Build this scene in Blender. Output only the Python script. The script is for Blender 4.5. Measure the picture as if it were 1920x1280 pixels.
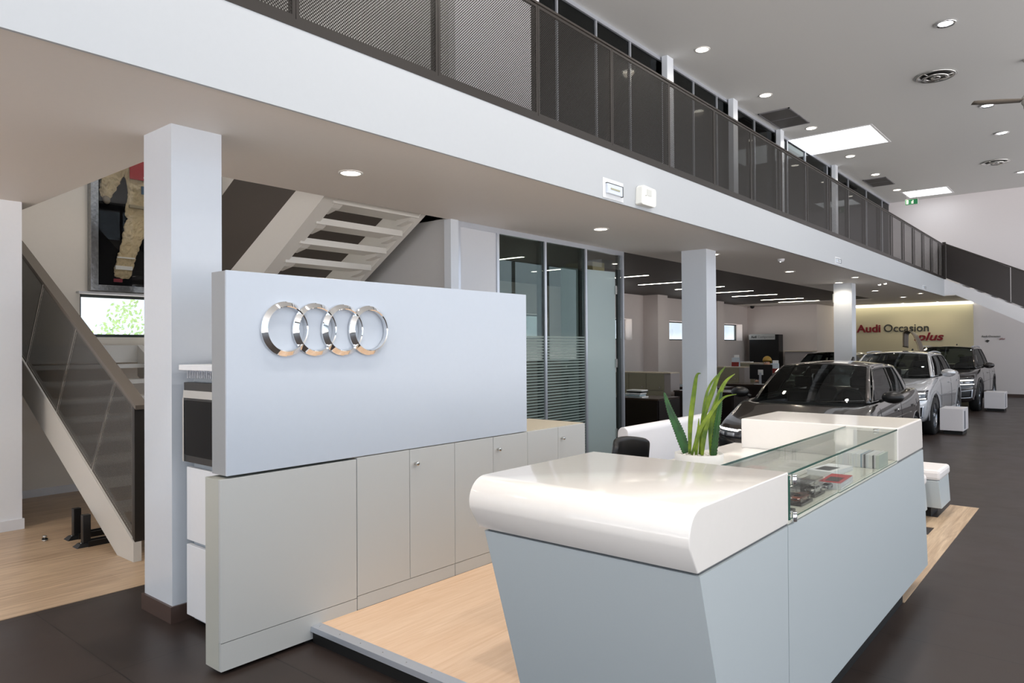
import bpy, bmesh, math, random
from mathutils import Vector, Matrix
from mathutils.bvhtree import BVHTree
random.seed(7)
PI = math.pi
for o in list(bpy.data.objects):
    bpy.data.objects.remove(o, do_unlink=True)
S = bpy.context.scene
COL = S.collection

# ------------------------------------------------------------------ camera
FPX = 1335.0
yaw, pit, rol = math.radians(40.0), math.radians(0.45), math.radians(-0.36)
fw = Vector((-math.sin(yaw)*math.cos(pit), math.cos(yaw)*math.cos(pit), math.sin(pit)))
r0 = Vector((math.cos(yaw), math.sin(yaw), 0)); u0 = r0.cross(fw)
ri = r0*math.cos(rol) + u0*math.sin(rol)
up = u0*math.cos(rol) - r0*math.sin(rol)
cd = bpy.data.cameras.new('camera'); cam = bpy.data.objects.new('camera', cd); COL.objects.link(cam)
cd.sensor_width = 36; cd.lens = FPX*36/1920; cd.clip_start = .05; cd.clip_end = 300
M4 = Matrix((ri, up, -fw)).transposed().to_4x4(); M4.translation = Vector((0, 0, 1.65))
cam.matrix_world = M4
S.camera = cam

# ------------------------------------------------------------------ world, daylight, exposure
W = bpy.data.worlds.new('world'); S.world = W; W.use_nodes = True
bg = W.node_tree.nodes['Background']; bg.inputs[1].default_value = 1.0
# overcast sky above; brighter glow below the horizon, added to lift the ceilings
_N, _L = W.node_tree.nodes.new, W.node_tree.links.new
_tc = _N('ShaderNodeTexCoord'); _sp = _N('ShaderNodeSeparateXYZ'); _mr = _N('ShaderNodeMapRange'); _mx = _N('ShaderNodeMix'); _mx.data_type = 'RGBA'
_mr.inputs['From Min'].default_value = -.06; _mr.inputs['From Max'].default_value = .02
_mx.inputs['A'].default_value = (4.75, 4.55, 4.5, 1); _mx.inputs['B'].default_value = (1.2, 1.38, 1.6, 1)
_L(_tc.outputs['Generated'], _sp.inputs[0]); _L(_sp.outputs['Z'], _mr.inputs['Value']); _L(_mr.outputs[0], _mx.inputs['Factor']); _L(_mx.outputs['Result'], bg.inputs[0])
S.view_settings.view_transform = 'Standard'; S.view_settings.look = 'None'
S.view_settings.gamma = 1; S.view_settings.use_curve_mapping = False
S.view_settings.exposure = 0.0

def portal(name, loc, rot, sx, sy):
    l = bpy.data.lights.new(name, 'AREA'); l.shape = 'RECTANGLE'; l.size = sx; l.size_y = sy
    l.cycles.is_portal = True
    o = bpy.data.objects.new(name, l); COL.objects.link(o); o.location = loc; o.rotation_euler = rot
RX, FY, BY, ZC = 7.0, -6.0, 27.0, 6.5          # right glazing x, front glazing y, back wall y, hall ceiling z
portal('daylight_side', (RX+.2, 10.5, 3.15), (0, PI/2, 0), 6.2, 31)
portal('daylight_front', (-.05, FY-.2, 3.15), (PI/2, 0, 0), 14, 6.2)
SKY = [(-6.0, -4.0, 17.1, 18.8), (-5.0, -3.8, 25.35, 26.45)]

def lamp(name, loc, power, color=(1, .86, .68), size=.05, spot=150, blend=.6):
    l = bpy.data.lights.new(name, 'SPOT'); l.energy = power; l.color = color; l.shadow_soft_size = size
    l.spot_size = math.radians(spot); l.spot_blend = blend
    o = bpy.data.objects.new(name, l); COL.objects.link(o); o.location = loc
    return o

# ------------------------------------------------------------------ materials
def lin(h):
    h = h.lstrip('#'); c = [int(h[i:i+2], 16)/255 for i in (0, 2, 4)]
    return tuple(x/12.92 if x <= .04045 else ((x+.055)/1.055)**2.4 for x in c) + (1,)
MATS = {}
def mat(name, col, rough=.5, metal=0, coat=0, noise=0, nscale=30, bump=0, spec=.5, emit=None, es=0):
    if name in MATS: return MATS[name]
    m = bpy.data.materials.new(name); m.use_nodes = True; nt = m.node_tree; b = nt.nodes['Principled BSDF']
    c = lin(col) if isinstance(col, str) else tuple(col)+(1,)*(4-len(col))
    b.inputs['Base Color'].default_value = c; b.inputs['Roughness'].default_value = rough
    b.inputs['Metallic'].default_value = metal; b.inputs['Coat Weight'].default_value = coat
    b.inputs['Coat Roughness'].default_value = .04; b.inputs['Specular IOR Level'].default_value = spec
    if emit: b.inputs['Emission Color'].default_value = tuple(emit)+(1,); b.inputs['Emission Strength'].default_value = es
    tc = nt.nodes.new('ShaderNodeTexCoord'); nz = nt.nodes.new('ShaderNodeTexNoise')
    nz.inputs['Scale'].default_value = nscale; nz.inputs['Detail'].default_value = 4
    nt.links.new(tc.outputs['Object'], nz.inputs['Vector'])
    mr = nt.nodes.new('ShaderNodeMix'); mr.data_type = 'RGBA'; mr.blend_type = 'MIX'
    n = max(noise, .015)
    mr.inputs['A'].default_value = tuple(x*(1-n) for x in c[:3])+(1,); mr.inputs['B'].default_value = tuple(min(1, x*(1+n)) for x in c[:3])+(1,)
    nt.links.new(nz.outputs['Fac'], mr.inputs['Factor']); nt.links.new(mr.outputs['Result'], b.inputs['Base Color'])
    if bump:
        bp = nt.nodes.new('ShaderNodeBump'); bp.inputs['Strength'].default_value = bump; bp.inputs['Distance'].default_value = .002
        nt.links.new(nz.outputs['Fac'], bp.inputs['Height']); nt.links.new(bp.outputs['Normal'], b.inputs['Normal'])
    MATS[name] = m; return m

def emis(name, col, s):
    if name in MATS: return MATS[name]
    m = bpy.data.materials.new(name); m.use_nodes = True; nt = m.node_tree; nt.nodes.clear()
    e = nt.nodes.new('ShaderNodeEmission'); o = nt.nodes.new('ShaderNodeOutputMaterial')
    e.inputs[0].default_value = tuple(col)+(1,); e.inputs[1].default_value = s; nt.links.new(e.outputs[0], o.inputs[0])
    MATS[name] = m; return m

def glass(name, tint=(1, 1, 1), refl=.08, rough=0.0, frost=None, fcol=(.8, .9, .88), stripes=None):
    """thin architectural glass; frost = share of satin film; stripes = (axis, pitch, duty, zlo, zhi)"""
    if name in MATS: return MATS[name]
    m = bpy.data.materials.new(name); m.use_nodes = True; nt = m.node_tree; nt.nodes.clear()
    N, L = nt.nodes.new, nt.links.new
    out = N('ShaderNodeOutputMaterial'); tr = N('ShaderNodeBsdfTransparent'); tr.inputs[0].default_value = tuple(tint)+(1,)
    gl = N('ShaderNodeBsdfGlossy'); gl.inputs['Roughness'].default_value = rough
    fr = N('ShaderNodeLayerWeight'); fr.inputs[0].default_value = .35
    ma = N('ShaderNodeMath'); ma.operation = 'MULTIPLY_ADD'; ma.inputs[1].default_value = .38; ma.inputs[2].default_value = refl*.5
    L(fr.outputs['Fresnel'], ma.inputs[0])
    mx = N('ShaderNodeMixShader'); L(ma.outputs[0], mx.inputs[0]); L(tr.outputs[0], mx.inputs[1]); L(gl.outputs[0], mx.inputs[2])
    last = mx
    if frost:
        df = N('ShaderNodeBsdfDiffuse'); df.inputs[0].default_value = tuple(fcol)+(1,)
        tl = N('ShaderNodeBsdfTranslucent'); tl.inputs[0].default_value = tuple(fcol)+(1,)
        m1 = N('ShaderNodeMixShader'); m1.inputs[0].default_value = .4; L(df.outputs[0], m1.inputs[1]); L(tl.outputs[0], m1.inputs[2])
        m2 = N('ShaderNodeMixShader'); L(mx.outputs[0], m2.inputs[1]); L(m1.outputs[0], m2.inputs[2])
        if stripes:
            pitch, duty, zlo, zhi = stripes
            g = N('ShaderNodeNewGeometry'); sx = N('ShaderNodeSeparateXYZ'); L(g.outputs['Position'], sx.inputs[0])
            def mth(op, a, b=None):
                n = N('ShaderNodeMath'); n.operation = op
                for i, v in enumerate((a, b)):
                    if v is None: continue
                    if isinstance(v, (int, float)): n.inputs[i].default_value = v
                    else: L(v, n.inputs[i])
                return n.outputs[0]
            z = sx.outputs['Z']
            fz = mth('FRACT', mth('DIVIDE', z, pitch))
            st = mth('LESS_THAN', fz, duty)
            band = mth('MULTIPLY', mth('GREATER_THAN', z, zlo), mth('LESS_THAN', z, zhi))
            L(mth('MULTIPLY', mth('MULTIPLY', st, band), frost), m2.inputs[0])
        else: m2.inputs[0].default_value = frost
        last = m2
    L(last.outputs[0], out.inputs[0]); MATS[name] = m; return m

def perf(name, axis, col, pitch=.018, r=.0052):
    """perforated sheet metal: staggered round holes cut through a metal skin, along X or Y and Z"""
    m = bpy.data.materials.new(name); m.use_nodes = True; nt = m.node_tree; b = nt.nodes['Principled BSDF']; N, L = nt.nodes.new, nt.links.new
    b.inputs['Base Color'].default_value = lin(col); b.inputs['Roughness'].default_value = .38; b.inputs['Metallic'].default_value = .35
    g = N('ShaderNodeNewGeometry'); sx = N('ShaderNodeSeparateXYZ'); L(g.outputs['Position'], sx.inputs[0])
    def mth(op, a, bb=None):
        n = N('ShaderNodeMath'); n.operation = op
        for i, v in enumerate((a, bb)):
            if v is None: continue
            if isinstance(v, (int, float)): n.inputs[i].default_value = v
            else: L(v, n.inputs[i])
        return n.outputs[0]
    u, z = sx.outputs[axis], sx.outputs['Z']
    ds = []
    for off in (0.0, .5):
        a = mth('SUBTRACT', mth('FRACT', mth('ADD', mth('DIVIDE', u, pitch), off)), .5)
        c = mth('SUBTRACT', mth('FRACT', mth('ADD', mth('DIVIDE', z, pitch), off)), .5)
        ds.append(mth('ADD', mth('MULTIPLY', a, a), mth('MULTIPLY', c, c)))
    hole = mth('LESS_THAN', mth('MINIMUM', ds[0], ds[1]), (r/pitch)**2)
    tr = N('ShaderNodeBsdfTransparent'); mx = N('ShaderNodeMixShader'); L(hole, mx.inputs[0]); L(b.outputs[0], mx.inputs[1]); L(tr.outputs[0], mx.inputs[2])
    L(mx.outputs[0], nt.nodes['Material Output'].inputs[0]); return m

def plankmat(name, c1, c2, pw=.2, pl=1.9, rough=.35, bump=.15):
    m = bpy.data.materials.new(name); m.use_nodes = True; nt = m.node_tree; b = nt.nodes['Principled BSDF']; N, L = nt.nodes.new, nt.links.new
    tc = N('ShaderNodeTexCoord'); mp = N('ShaderNodeMapping'); L(tc.outputs['Object'], mp.inputs[0]); mp.inputs['Rotation'].default_value = (0, 0, PI/2)
    br = N('ShaderNodeTexBrick'); L(mp.outputs[0], br.inputs['Vector']); br.inputs['Scale'].default_value = 1
    br.inputs['Brick Width'].default_value = pl; br.inputs['Row Height'].default_value = pw; br.inputs['Mortar Size'].default_value = .0012
    br.inputs['Color1'].default_value = (.42, .42, .42, 1); br.inputs['Color2'].default_value = (.62, .62, .62, 1); br.inputs['Mortar'].default_value = (.3, .3, .3, 1); br.inputs['Bias'].default_value = 0
    m2 = N('ShaderNodeMapping'); L(tc.outputs['Object'], m2.inputs[0]); m2.inputs['Scale'].default_value = (14, .9, 1)
    nz = N('ShaderNodeTexNoise'); L(m2.outputs[0], nz.inputs['Vector']); nz.inputs['Scale'].default_value = 2.2; nz.inputs['Detail'].default_value = 7; nz.inputs['Roughness'].default_value = .65; nz.inputs['Distortion'].default_value = .8
    mm = N('ShaderNodeMix'); mm.data_type = 'RGBA'; mm.inputs['Factor'].default_value = .68
    L(br.outputs['Color'], mm.inputs['A']); L(nz.outputs['Fac'], mm.inputs['B'])
    cr = N('ShaderNodeValToRGB'); cr.color_ramp.elements[0].position = .3; cr.color_ramp.elements[1].position = .7
    cr.color_ramp.elements[0].color = lin(c1); cr.color_ramp.elements[1].color = lin(c2)
    L(mm.outputs['Result'], cr.inputs[0]); L(cr.outputs[0], b.inputs['Base Color']); b.inputs['Roughness'].default_value = rough
    bp = N('ShaderNodeBump'); bp.inputs['Strength'].default_value = bump; bp.inputs['Distance'].default_value = .001; L(nz.outputs['Fac'], bp.inputs['Height']); L(bp.outputs[0], b.inputs['Normal'])
    return m

def tilemat(name, c1, c2, w=1.2, h=.6, rough=.33):
    m = bpy.data.materials.new(name); m.use_nodes = True; nt = m.node_tree; b = nt.nodes['Principled BSDF']; N, L = nt.nodes.new, nt.links.new
    tc = N('ShaderNodeTexCoord'); br = N('ShaderNodeTexBrick'); L(tc.outputs['Object'], br.inputs['Vector']); br.inputs['Scale'].default_value = 1
    br.offset = 0; br.inputs['Brick Width'].default_value = w; br.inputs['Row Height'].default_value = h; br.inputs['Mortar Size'].default_value = .003
    br.inputs['Color1'].default_value = lin(c1); br.inputs['Color2'].default_value = lin(c2); br.inputs['Mortar'].default_value = lin('1a1513')
    nz = N('ShaderNodeTexNoise'); L(tc.outputs['Object'], nz.inputs['Vector']); nz.inputs['Scale'].default_value = 3; nz.inputs['Detail'].default_value = 8
    mm = N('ShaderNodeMix'); mm.data_type = 'RGBA'; mm.blend_type = 'OVERLAY'; mm.inputs['Factor'].default_value = .3
    L(br.outputs['Color'], mm.inputs['A']); L(nz.outputs['Fac'], mm.inputs['B']); L(mm.outputs['Result'], b.inputs['Base Color'])
    rr = N('ShaderNodeMapRange'); b.inputs['Specular IOR Level'].default_value = .28; rr.inputs['To Min'].default_value = rough-.05; rr.inputs['To Max'].default_value = rough+.12; L(nz.outputs['Fac'], rr.inputs['Value']); L(rr.outputs[0], b.inputs['Roughness'])
    return m

white = mat('white_paint', 'e9e9ec', .5, spec=.3)
soffitm = mat('soffit_paint', 'e6dfd8', .6)
ceilm = mat('hall_ceiling_paint', 'cccdcc', .7)
wallm = mat('wall_paint', 'ebe4da', .6)
officewall = mat('office_wall_paint', 'dcd2cd', .6)
colm = mat('column_paint', 'd4dae2', .22, spec=.5)
darkceil = mat('dark_ceiling_paint', '4a4240', .6)
tilem = tilemat('dark_tile', '362d2a', '332b28')
woodm = plankmat('oak_floor', '9a7c60', 'e0c7a8', .2, 1.6)
platm = plankmat('pale_laminate', 'd9b391', 'efcfb0', .19, 1.3, .22)
skirtm = mat('brown_skirting', '4d3d37', .4)
lac_white = mat('white_solid_surface', 'f5f0ea', .16, coat=.3)
board_m = mat('board_lacquer', 'bbc4d0', .3)
grey_m = mat('grey_lacquer', 'bfc7ca', .38, noise=.03, nscale=400)
cabm = mat('cabinet_laminate', 'bbbdbc', .42, noise=.03, nscale=300)
cabside = mat('cabinet_side', 'b5b6ae', .4)
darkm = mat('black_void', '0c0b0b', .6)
blackm = mat('black_plastic', '101012', .35)
brownrail = mat('rail_metal', '38332f', .4, metal=.3)
railborder = mat('rail_border', '2f2b28', .4, metal=.25)
chrome = mat('chrome', (.9, .9, .9), .04, metal=1)
steel = mat('brushed_steel', (.62, .62, .6), .25, metal=1)
alu = mat('aluminium', 'c4c9d2', .3, metal=.6)
alud = mat('dark_aluminium', '3c4242', .35, metal=.4)
perfY = perf('perforated_metal_balcony', 'Y', '272421', .020, .0058)
perfX = perf('perforated_metal_stair', 'X', '4a4641', .014, .0040)
clear = glass('clear_glass', (.97, .985, .98), .03)
casegl = glass('case_glass', (.975, .99, .982), .03)
partgl = glass('partition_glass', (.55, .60, .57), .0, frost=.62, fcol=(.52, .62, .60), stripes=(.036, .55, .02, 1.80))
doorgl = glass('frosted_door_glass', (.8, .9, .88), .1, frost=.85, fcol=(.66, .76, .77))
upgl = glass('upper_glass', (.22, .25, .25), .04)
gedge = mat('green_glass_edge', '1d5a4e', .1, coat=.5)
lampE = emis('lamp_glow', (1, .93, .8), 14)
stripE = emis('strip_glow', (1, .93, .8), 20)
ledE = emis('led_glow', (.92, .96, 1), 8)

# ------------------------------------------------------------------ helpers
class MB:
    def __init__(s): s.bm = bmesh.new(); s.mi = 0
    def box(s, x0, x1, y0, y1, z0, z1, bev=0):
        bm = s.bm; v = [bm.verts.new((x, y, z)) for x in (x0, x1) for y in (y0, y1) for z in (z0, z1)]
        fs = [bm.faces.new([v[i] for i in q]) for q in ((0, 1, 3, 2), (4, 6, 7, 5), (0, 4, 5, 1), (2, 3, 7, 6), (0, 2, 6, 4), (1, 5, 7, 3))]
        for f in fs: f.material_index = s.mi
        if bev:
            es = list({e for f in fs for e in f.edges})
            bmesh.ops.bevel(bm, geom=es, offset=bev, segments=2, affect='EDGES', profile=.5)
        return s
    def prism(s, pts, axis, a, b, smooth=False):
        """closed outline pts (2D) extruded along axis from a to b. axis x: pts=(y,z); y: (x,z); z: (x,y)"""
        def P3(p, t): return {'x': (t, p[0], p[1]), 'y': (p[0], t, p[1]), 'z': (p[0], p[1], t)}[axis]
        A = [s.bm.verts.new(P3(p, a)) for p in pts]; B = [s.bm.verts.new(P3(p, b)) for p in pts]; n = len(pts)
        fs = [s.bm.faces.new(A), s.bm.faces.new(B[::-1])]
        for i in range(n):
            f = s.bm.faces.new((A[i], B[i], B[(i+1) % n], A[(i+1) % n])); f.smooth = smooth; fs.append(f)
        for f in fs: f.material_index = s.mi
        return s
    def hexa(s, bot, top):
        A = [s.bm.verts.new(p) for p in bot]; B = [s.bm.verts.new(p) for p in top]; n = len(bot)
        fs = [s.bm.faces.new(A[::-1]), s.bm.faces.new(B)] + [s.bm.faces.new((A[i], A[(i+1) % n], B[(i+1) % n], B[i])) for i in range(n)]
        for f in fs: f.material_index = s.mi
        return s
    def tube(s, pts, r, n=10, caps=True, closed=False):
        pts = [Vector(p) for p in pts]; rings = []; m = len(pts)
        rs = r if isinstance(r, (list, tuple)) else [r]*m
        prev = None
        for i, p in enumerate(pts):
            if closed: t = pts[(i+1) % m]-pts[i-1]
            else: t = pts[min(i+1, m-1)]-pts[max(i-1, 0)]
            t.normalize()
            a = (prev - t*prev.dot(t)) if prev is not None else t.cross(Vector((0, 0, 1)))
            if a.length < 1e-4: a = t.cross(Vector((1, 0, 0)))
            a.normalize(); prev = a; b = t.cross(a)
            rings.append([s.bm.verts.new(p + (a*math.cos(2*PI*k/n)+b*math.sin(2*PI*k/n))*rs[i]) for k in range(n)])
        cnt = m if closed else m-1
        for i in range(cnt):
            A, B = rings[i], rings[(i+1) % m]
            for k in range(n):
                f = s.bm.faces.new((A[k], A[(k+1) % n], B[(k+1) % n], B[k])); f.smooth = True; f.material_index = s.mi
        if caps and not closed:
            for q in (rings[0][::-1], rings[-1]): s.bm.faces.new(q).material_index = s.mi
        return s
    def cyl(s, c, r, h, axis='z', n=24, r2=None):
        """from centre c of the base along +axis"""
        c = Vector(c); d = {'x': Vector((1, 0, 0)), 'y': Vector((0, 1, 0)), 'z': Vector((0, 0, 1))}[axis]
        a = Vector((d.z, d.x, d.y)); b = d.cross(a); r2 = r if r2 is None else r2
        A = [s.bm.verts.new(c+(a*math.cos(2*PI*k/n)+b*math.sin(2*PI*k/n))*r) for k in range(n)]
        B = [s.bm.verts.new(c+d*h+(a*math.cos(2*PI*k/n)+b*math.sin(2*PI*k/n))*r2) for k in range(n)]
        for k in range(n):
            f = s.bm.faces.new((A[k], A[(k+1) % n], B[(k+1) % n], B[k])); f.smooth = True; f.material_index = s.mi
        for q in (A[::-1], B): s.bm.faces.new(q).material_index = s.mi
        return s
    def lathe(s, prof, c=(0, 0, 0), axis='z', n=32):
        """prof = (radius, height) list revolved round axis through c"""
        c = Vector(c); d = {'x': Vector((1, 0, 0)), 'y': Vector((0, 1, 0)), 'z': Vector((0, 0, 1))}[axis]
        a = Vector((d.z, d.x, d.y)); b = d.cross(a); R = []
        for r, h in prof: R.append([s.bm.verts.new(c+d*h+(a*math.cos(2*PI*k/n)+b*math.sin(2*PI*k/n))*max(r, 1e-5)) for k in range(n)])
        for i in range(len(R)-1):
            for k in range(n):
                f = s.bm.faces.new((R[i][k], R[i][(k+1) % n], R[i+1][(k+1) % n], R[i+1][k])); f.smooth = True; f.material_index = s.mi
        return s
    def grid(s, P, smooth=True):
        """P[i][j] points"""
        V = [[s.bm.verts.new(p) for p in row] for row in P]
        for i in range(len(V)-1):
            for j in range(len(V[0])-1):
                f = s.bm.faces.new((V[i][j], V[i][j+1], V[i+1][j+1], V[i+1][j])); f.smooth = smooth; f.material_index = s.mi
        return s
    def build(s, name, mats, parent=None, label=None, fix=True, subsurf=0, solid=0, bevel=0, origin=None):
        bm = s.bm
        bmesh.ops.remove_doubles(bm, verts=bm.verts, dist=1e-5)
        if fix: bmesh.ops.recalc_face_normals(bm, faces=bm.faces)
        off = Vector(WL(parent)) if parent else (Vector(origin) if origin else None)
        if off is None:
            xs = [v.co for v in bm.verts]
            off = Vector(((min(v.x for v in xs)+max(v.x for v in xs))/2, (min(v.y for v in xs)+max(v.y for v in xs))/2, min(v.z for v in xs)))
        for v in bm.verts: v.co -= off
        me = bpy.data.meshes.new(name); bm.to_mesh(me); bm.free()
        o = bpy.data.objects.new(name, me); COL.objects.link(o)
        for m in (mats if isinstance(mats, (list, tuple)) else [mats]): me.materials.append(m)
        if parent: o.parent = parent; o['_w'] = tuple(WL(parent))
        else: o.location = off; o['_w'] = tuple(off)
        if label: o['label'] = label
        if subsurf: q = o.modifiers.new('sub', 'SUBSURF'); q.levels = q.render_levels = subsurf
        if solid: q = o.modifiers.new('sol', 'SOLIDIFY'); q.thickness = solid; q.offset = 0
        if bevel:
            q = o.modifiers.new('bev', 'BEVEL'); q.width = bevel; q.segments = 2; q.limit_method = 'ANGLE'; q.harden_normals = False
        return o
def WL(o): return Vector(o['_w'])
def thing(name, label, cat, loc=(0, 0, 0), group=None):
    o = bpy.data.objects.new(name, None); COL.objects.link(o); o.location = loc; o['_w'] = tuple(loc); o.empty_display_size = .1
    return tag(o, label, cat, group)
def tag(o, label, cat, group=None):
    o['label'] = label; o['category'] = cat
    if group: o['group'] = group
    return o
def struct(o): o['kind'] = 'structure'; return o
def dup(root, loc=None, rotz=None, label=None, group=None):
    r = root.copy(); COL.objects.link(r)
    if loc is not None: r.location = loc; r['_w'] = tuple(loc)
    if rotz is not None: r.rotation_euler = (0, 0, rotz)
    if label: r['label'] = label
    if group: r['group'] = group
    for ch in list(root.children):
        c = ch.copy(); COL.objects.link(c); c.parent = r
        for g in ch.children:
            d = g.copy(); COL.objects.link(d); d.parent = c
    return r
def text_mesh(name, body, size, m, parent, loc, rot, depth=.004, offset=0, shear=0, align='LEFT', space=1.0, sx=1.0):
    c = bpy.data.curves.new(name, 'FONT'); c.body = body; c.size = size; c.extrude = depth; c.offset = offset; c.shear = shear
    c.align_x = align; c.space_character = space
    t = bpy.data.objects.new(name, c); COL.objects.link(t)
    dg = bpy.context.evaluated_depsgraph_get(); dg.update()
    me = bpy.data.meshes.new_from_object(t.evaluated_get(dg)); bpy.data.objects.remove(t, do_unlink=True)
    me.materials.clear(); me.materials.append(m)
    o = bpy.data.objects.new(name, me); COL.objects.link(o); o.rotation_euler = rot; o.scale = (sx, 1, 1)
    if parent: o.parent = parent; o.location = Vector(loc)-WL(parent)
    else: o.location = loc
    o['_w'] = tuple(loc)
    return o

exec_parts = []
# ================================================================== SETTING
MZ0, MZ1 = 3.02, 3.51          # mezzanine soffit and floor
FX = -3.56                     # mezzanine edge
SX = -5.40                     # inner edge of the white soffit, plane of the glass partition
struct(MB().box(-10.05, RX, FY, BY, -.15, 0).build('floor', tilem))
struct(MB().box(-9.25, -5.2, FY, 5.42, .0, .004).build('floor', woodm))
w = MB()
for a in ((-1.27, -1.02, 7.8, 8.5), (-2.4, -1.02, 7.34, 7.8), (-1.22, -1.02, 7.04, 7.34), (-2.4, -1.02, 5.1, 7.04)): w.box(*a, 0, .004)
struct(w.build('floor', woodm))
# hall ceiling with two rooflight holes
c = MB(); ys = [FY, 17.1, 18.8, 25.35, 26.45, BY]
for i in range(5):
    h = [q for q in SKY if abs(q[2]-ys[i]) < 1e-6]
    if h: c.box(-9.8, h[0][0], ys[i], ys[i+1], ZC, ZC+.12); c.box(h[0][1], RX, ys[i], ys[i+1], ZC, ZC+.12)
    else: c.box(-9.8, RX, ys[i], ys[i+1], ZC, ZC+.12)
struct(c.build('ceiling', ceilm))
n = 0
for a, b, y0, y1 in SKY:
    n += 1
    m = MB()
    for q in ((a-.05, a, y0-.05, y1+.05), (b, b+.05, y0-.05, y1+.05), (a, b, y0-.05, y0), (a, b, y1, y1+.05)): m.box(*q, ZC-.008, ZC+.45)
    k = struct(m.build('window_%d' % (10+n), white))
    MB().box(a, b, y0, y1, ZC+.004, ZC+.02).build('pane', emis('opal_daylight', (.95, .98, 1), 3.2), k)
# mezzanine slab: white soffit in front, dark ceiling over the sales offices
s = MB()
s.box(SX, FX-.02, FY, 23.3, MZ0, MZ1).box(-9.25, SX, FY, 2.25, MZ0, MZ1).box(-10, -3.3, 23.3, BY, MZ0, MZ1)
struct(s.build('ceiling', soffitm))
struct(MB().box(-10.05, SX, 5.42, 23.3, 3.04, MZ1).box(-10.05, -7.4, 23.3, 24.5, 3.036, 3.04).build('ceiling', darkceil))
struct(MB().box(FX-.02, FX, FY, 23.3, MZ0-.01, MZ1-.02).build('wall_fascia', mat('fascia_paint', 'b7bcc1', .45, spec=.3)))
struct(MB().box(FX-.04, FX+.004, FY, 23.3, MZ1-.02, MZ1+.015).build('trim_1', railborder))
# outer walls
w = MB(); w.box(-9.4, -9.25, FY, 3.14, 0, ZC).box(-9.4, -9.25, 4.95, 5.42, 0, ZC).box(-9.4, -9.25, 3.14, 4.95, 0, 1.80).box(-9.4, -9.25, 3.14, 4.95, 2.31, ZC)
struct(w.build('wall_left', wallm))
def window(nm, x, y0, y1, z0, z1, depth, fm=alud):
    f = MB(); t = .035
    for q in ((y0, y0+t, z0, z1), (y1-t, y1, z0, z1), (y0, y1, z0, z0+t), (y0, y1, z1-t, z1)): f.box(x-depth, x-depth+.05, q[0], q[1], q[2], q[3])
    o = struct(f.build(nm, fm))
    MB().box(x-depth+.02, x-depth+.026, y0+t, y1-t, z0+t, z1-t).build('pane', clear, o)
    return o
window('window_1', -9.25, 3.14, 4.95, 1.80, 2.31, .12)
struct(MB().box(-9.26, -9.16, 3.10, 5.0, 2.31, 2.335).build('trim_2', white))
WIN = [(7.45, 9.15), (11.2, 12.9), (14.95, 16.6), (18.7, 20.4), (22.37, 24.05)]
w = MB(); y = 5.42
for a, b in WIN:
    w.box(-10.05, -9.75, y, a, 0, 3.04).box(-10.05, -9.75, a, b, 0, 1.82).box(-10.05, -9.75, a, b, 2.38, 3.04); y = b
w.box(-10.05, -9.75, y, BY, 0, 3.04)
for a, b in ((5.8, 6.4), (9.6, 10.2), (13.4, 14.0), (17.2, 17.75), (21.0, 21.5)): w.box(-9.75, -9.3, a, b, 0, 3.04)
struct(w.build('wall_left', officewall))
for i, (a, b) in enumerate(WIN): window('window_%d' % (i+2), -9.75, a, b, 1.82, 2.38, .28)
struct(MB().box(-9.9, -9.75, 5.42, BY, MZ1, ZC).build('wall_left', mat('upper_office_wall', '8d8c88', .6)))
struct(MB().box(-9.75, SX-.01, 5.42, 5.52, 0, ZC).build('wall_stair', mat('stairwell_wall', 'bdbdbd', .5)))
struct(MB().box(-7.82, -7.70, FY, 2.13, 0, MZ0).build('wall_near', mat('near_wall', 'f3f5f9', .5)))
struct(MB().box(-7.70, -7.685, FY, 2.13, 0, .10).box(-7.82, -7.685, 2.13, 2.145, 0, .10).build('baseboard_near', white))
struct(MB().box(-9.25, -9.235, 2.3, 5.42, 0, .09).build('baseboard_left', white))
struct(MB().box(-10.05, RX, BY, BY+.15, 0, ZC).build('wall_back', mat('back_wall', 'e3dfe1', .55)))
struct(MB().box(-3.3, RX, BY-.015, BY, 0, .09).build('baseboard_back', skirtm))
struct(MB().box(-9.75, -7.4, 24.5, 24.62, 0, 3.01).box(-7.52, -7.4, 24.62, BY, 0, 3.01).build('wall_office', officewall))
# glazed fronts of the showroom, right and behind the camera
w = MB(); w.box(RX, RX+.15, FY, BY, 6.25, ZC).box(RX, RX+.15, FY, BY, 0, .1).box(RX, RX+.15, 26, BY, 0, ZC).box(RX, RX+.15, FY, -5, 0, ZC)
y = -5
while y < 26.1: w.box(RX, RX+.12, y-.04, y+.04, .1, 6.25); y += 2.2
struct(w.build('wall_right', alud))
w = MB(); w.box(-7.1, RX, FY-.15, FY, 6.25, ZC).box(-7.1, RX, FY-.15, FY, 0, .1).box(-9.4, -7.1, FY-.15, FY, 0, ZC)
x = -7.0
while x < RX: w.box(x-.04, x+.04, FY-.12, FY, .1, 6.25); x += 2.0
struct(w.build('wall_front', alud))
# stairwell edge trim beside the soffit opening
struct(MB().box(-5.46, -5.36, 5.385, 5.41, 0, MZ0).box(-5.405, -5.36, 5.41, 5.50, 0, MZ0).build('trim_3', colm))
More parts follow.
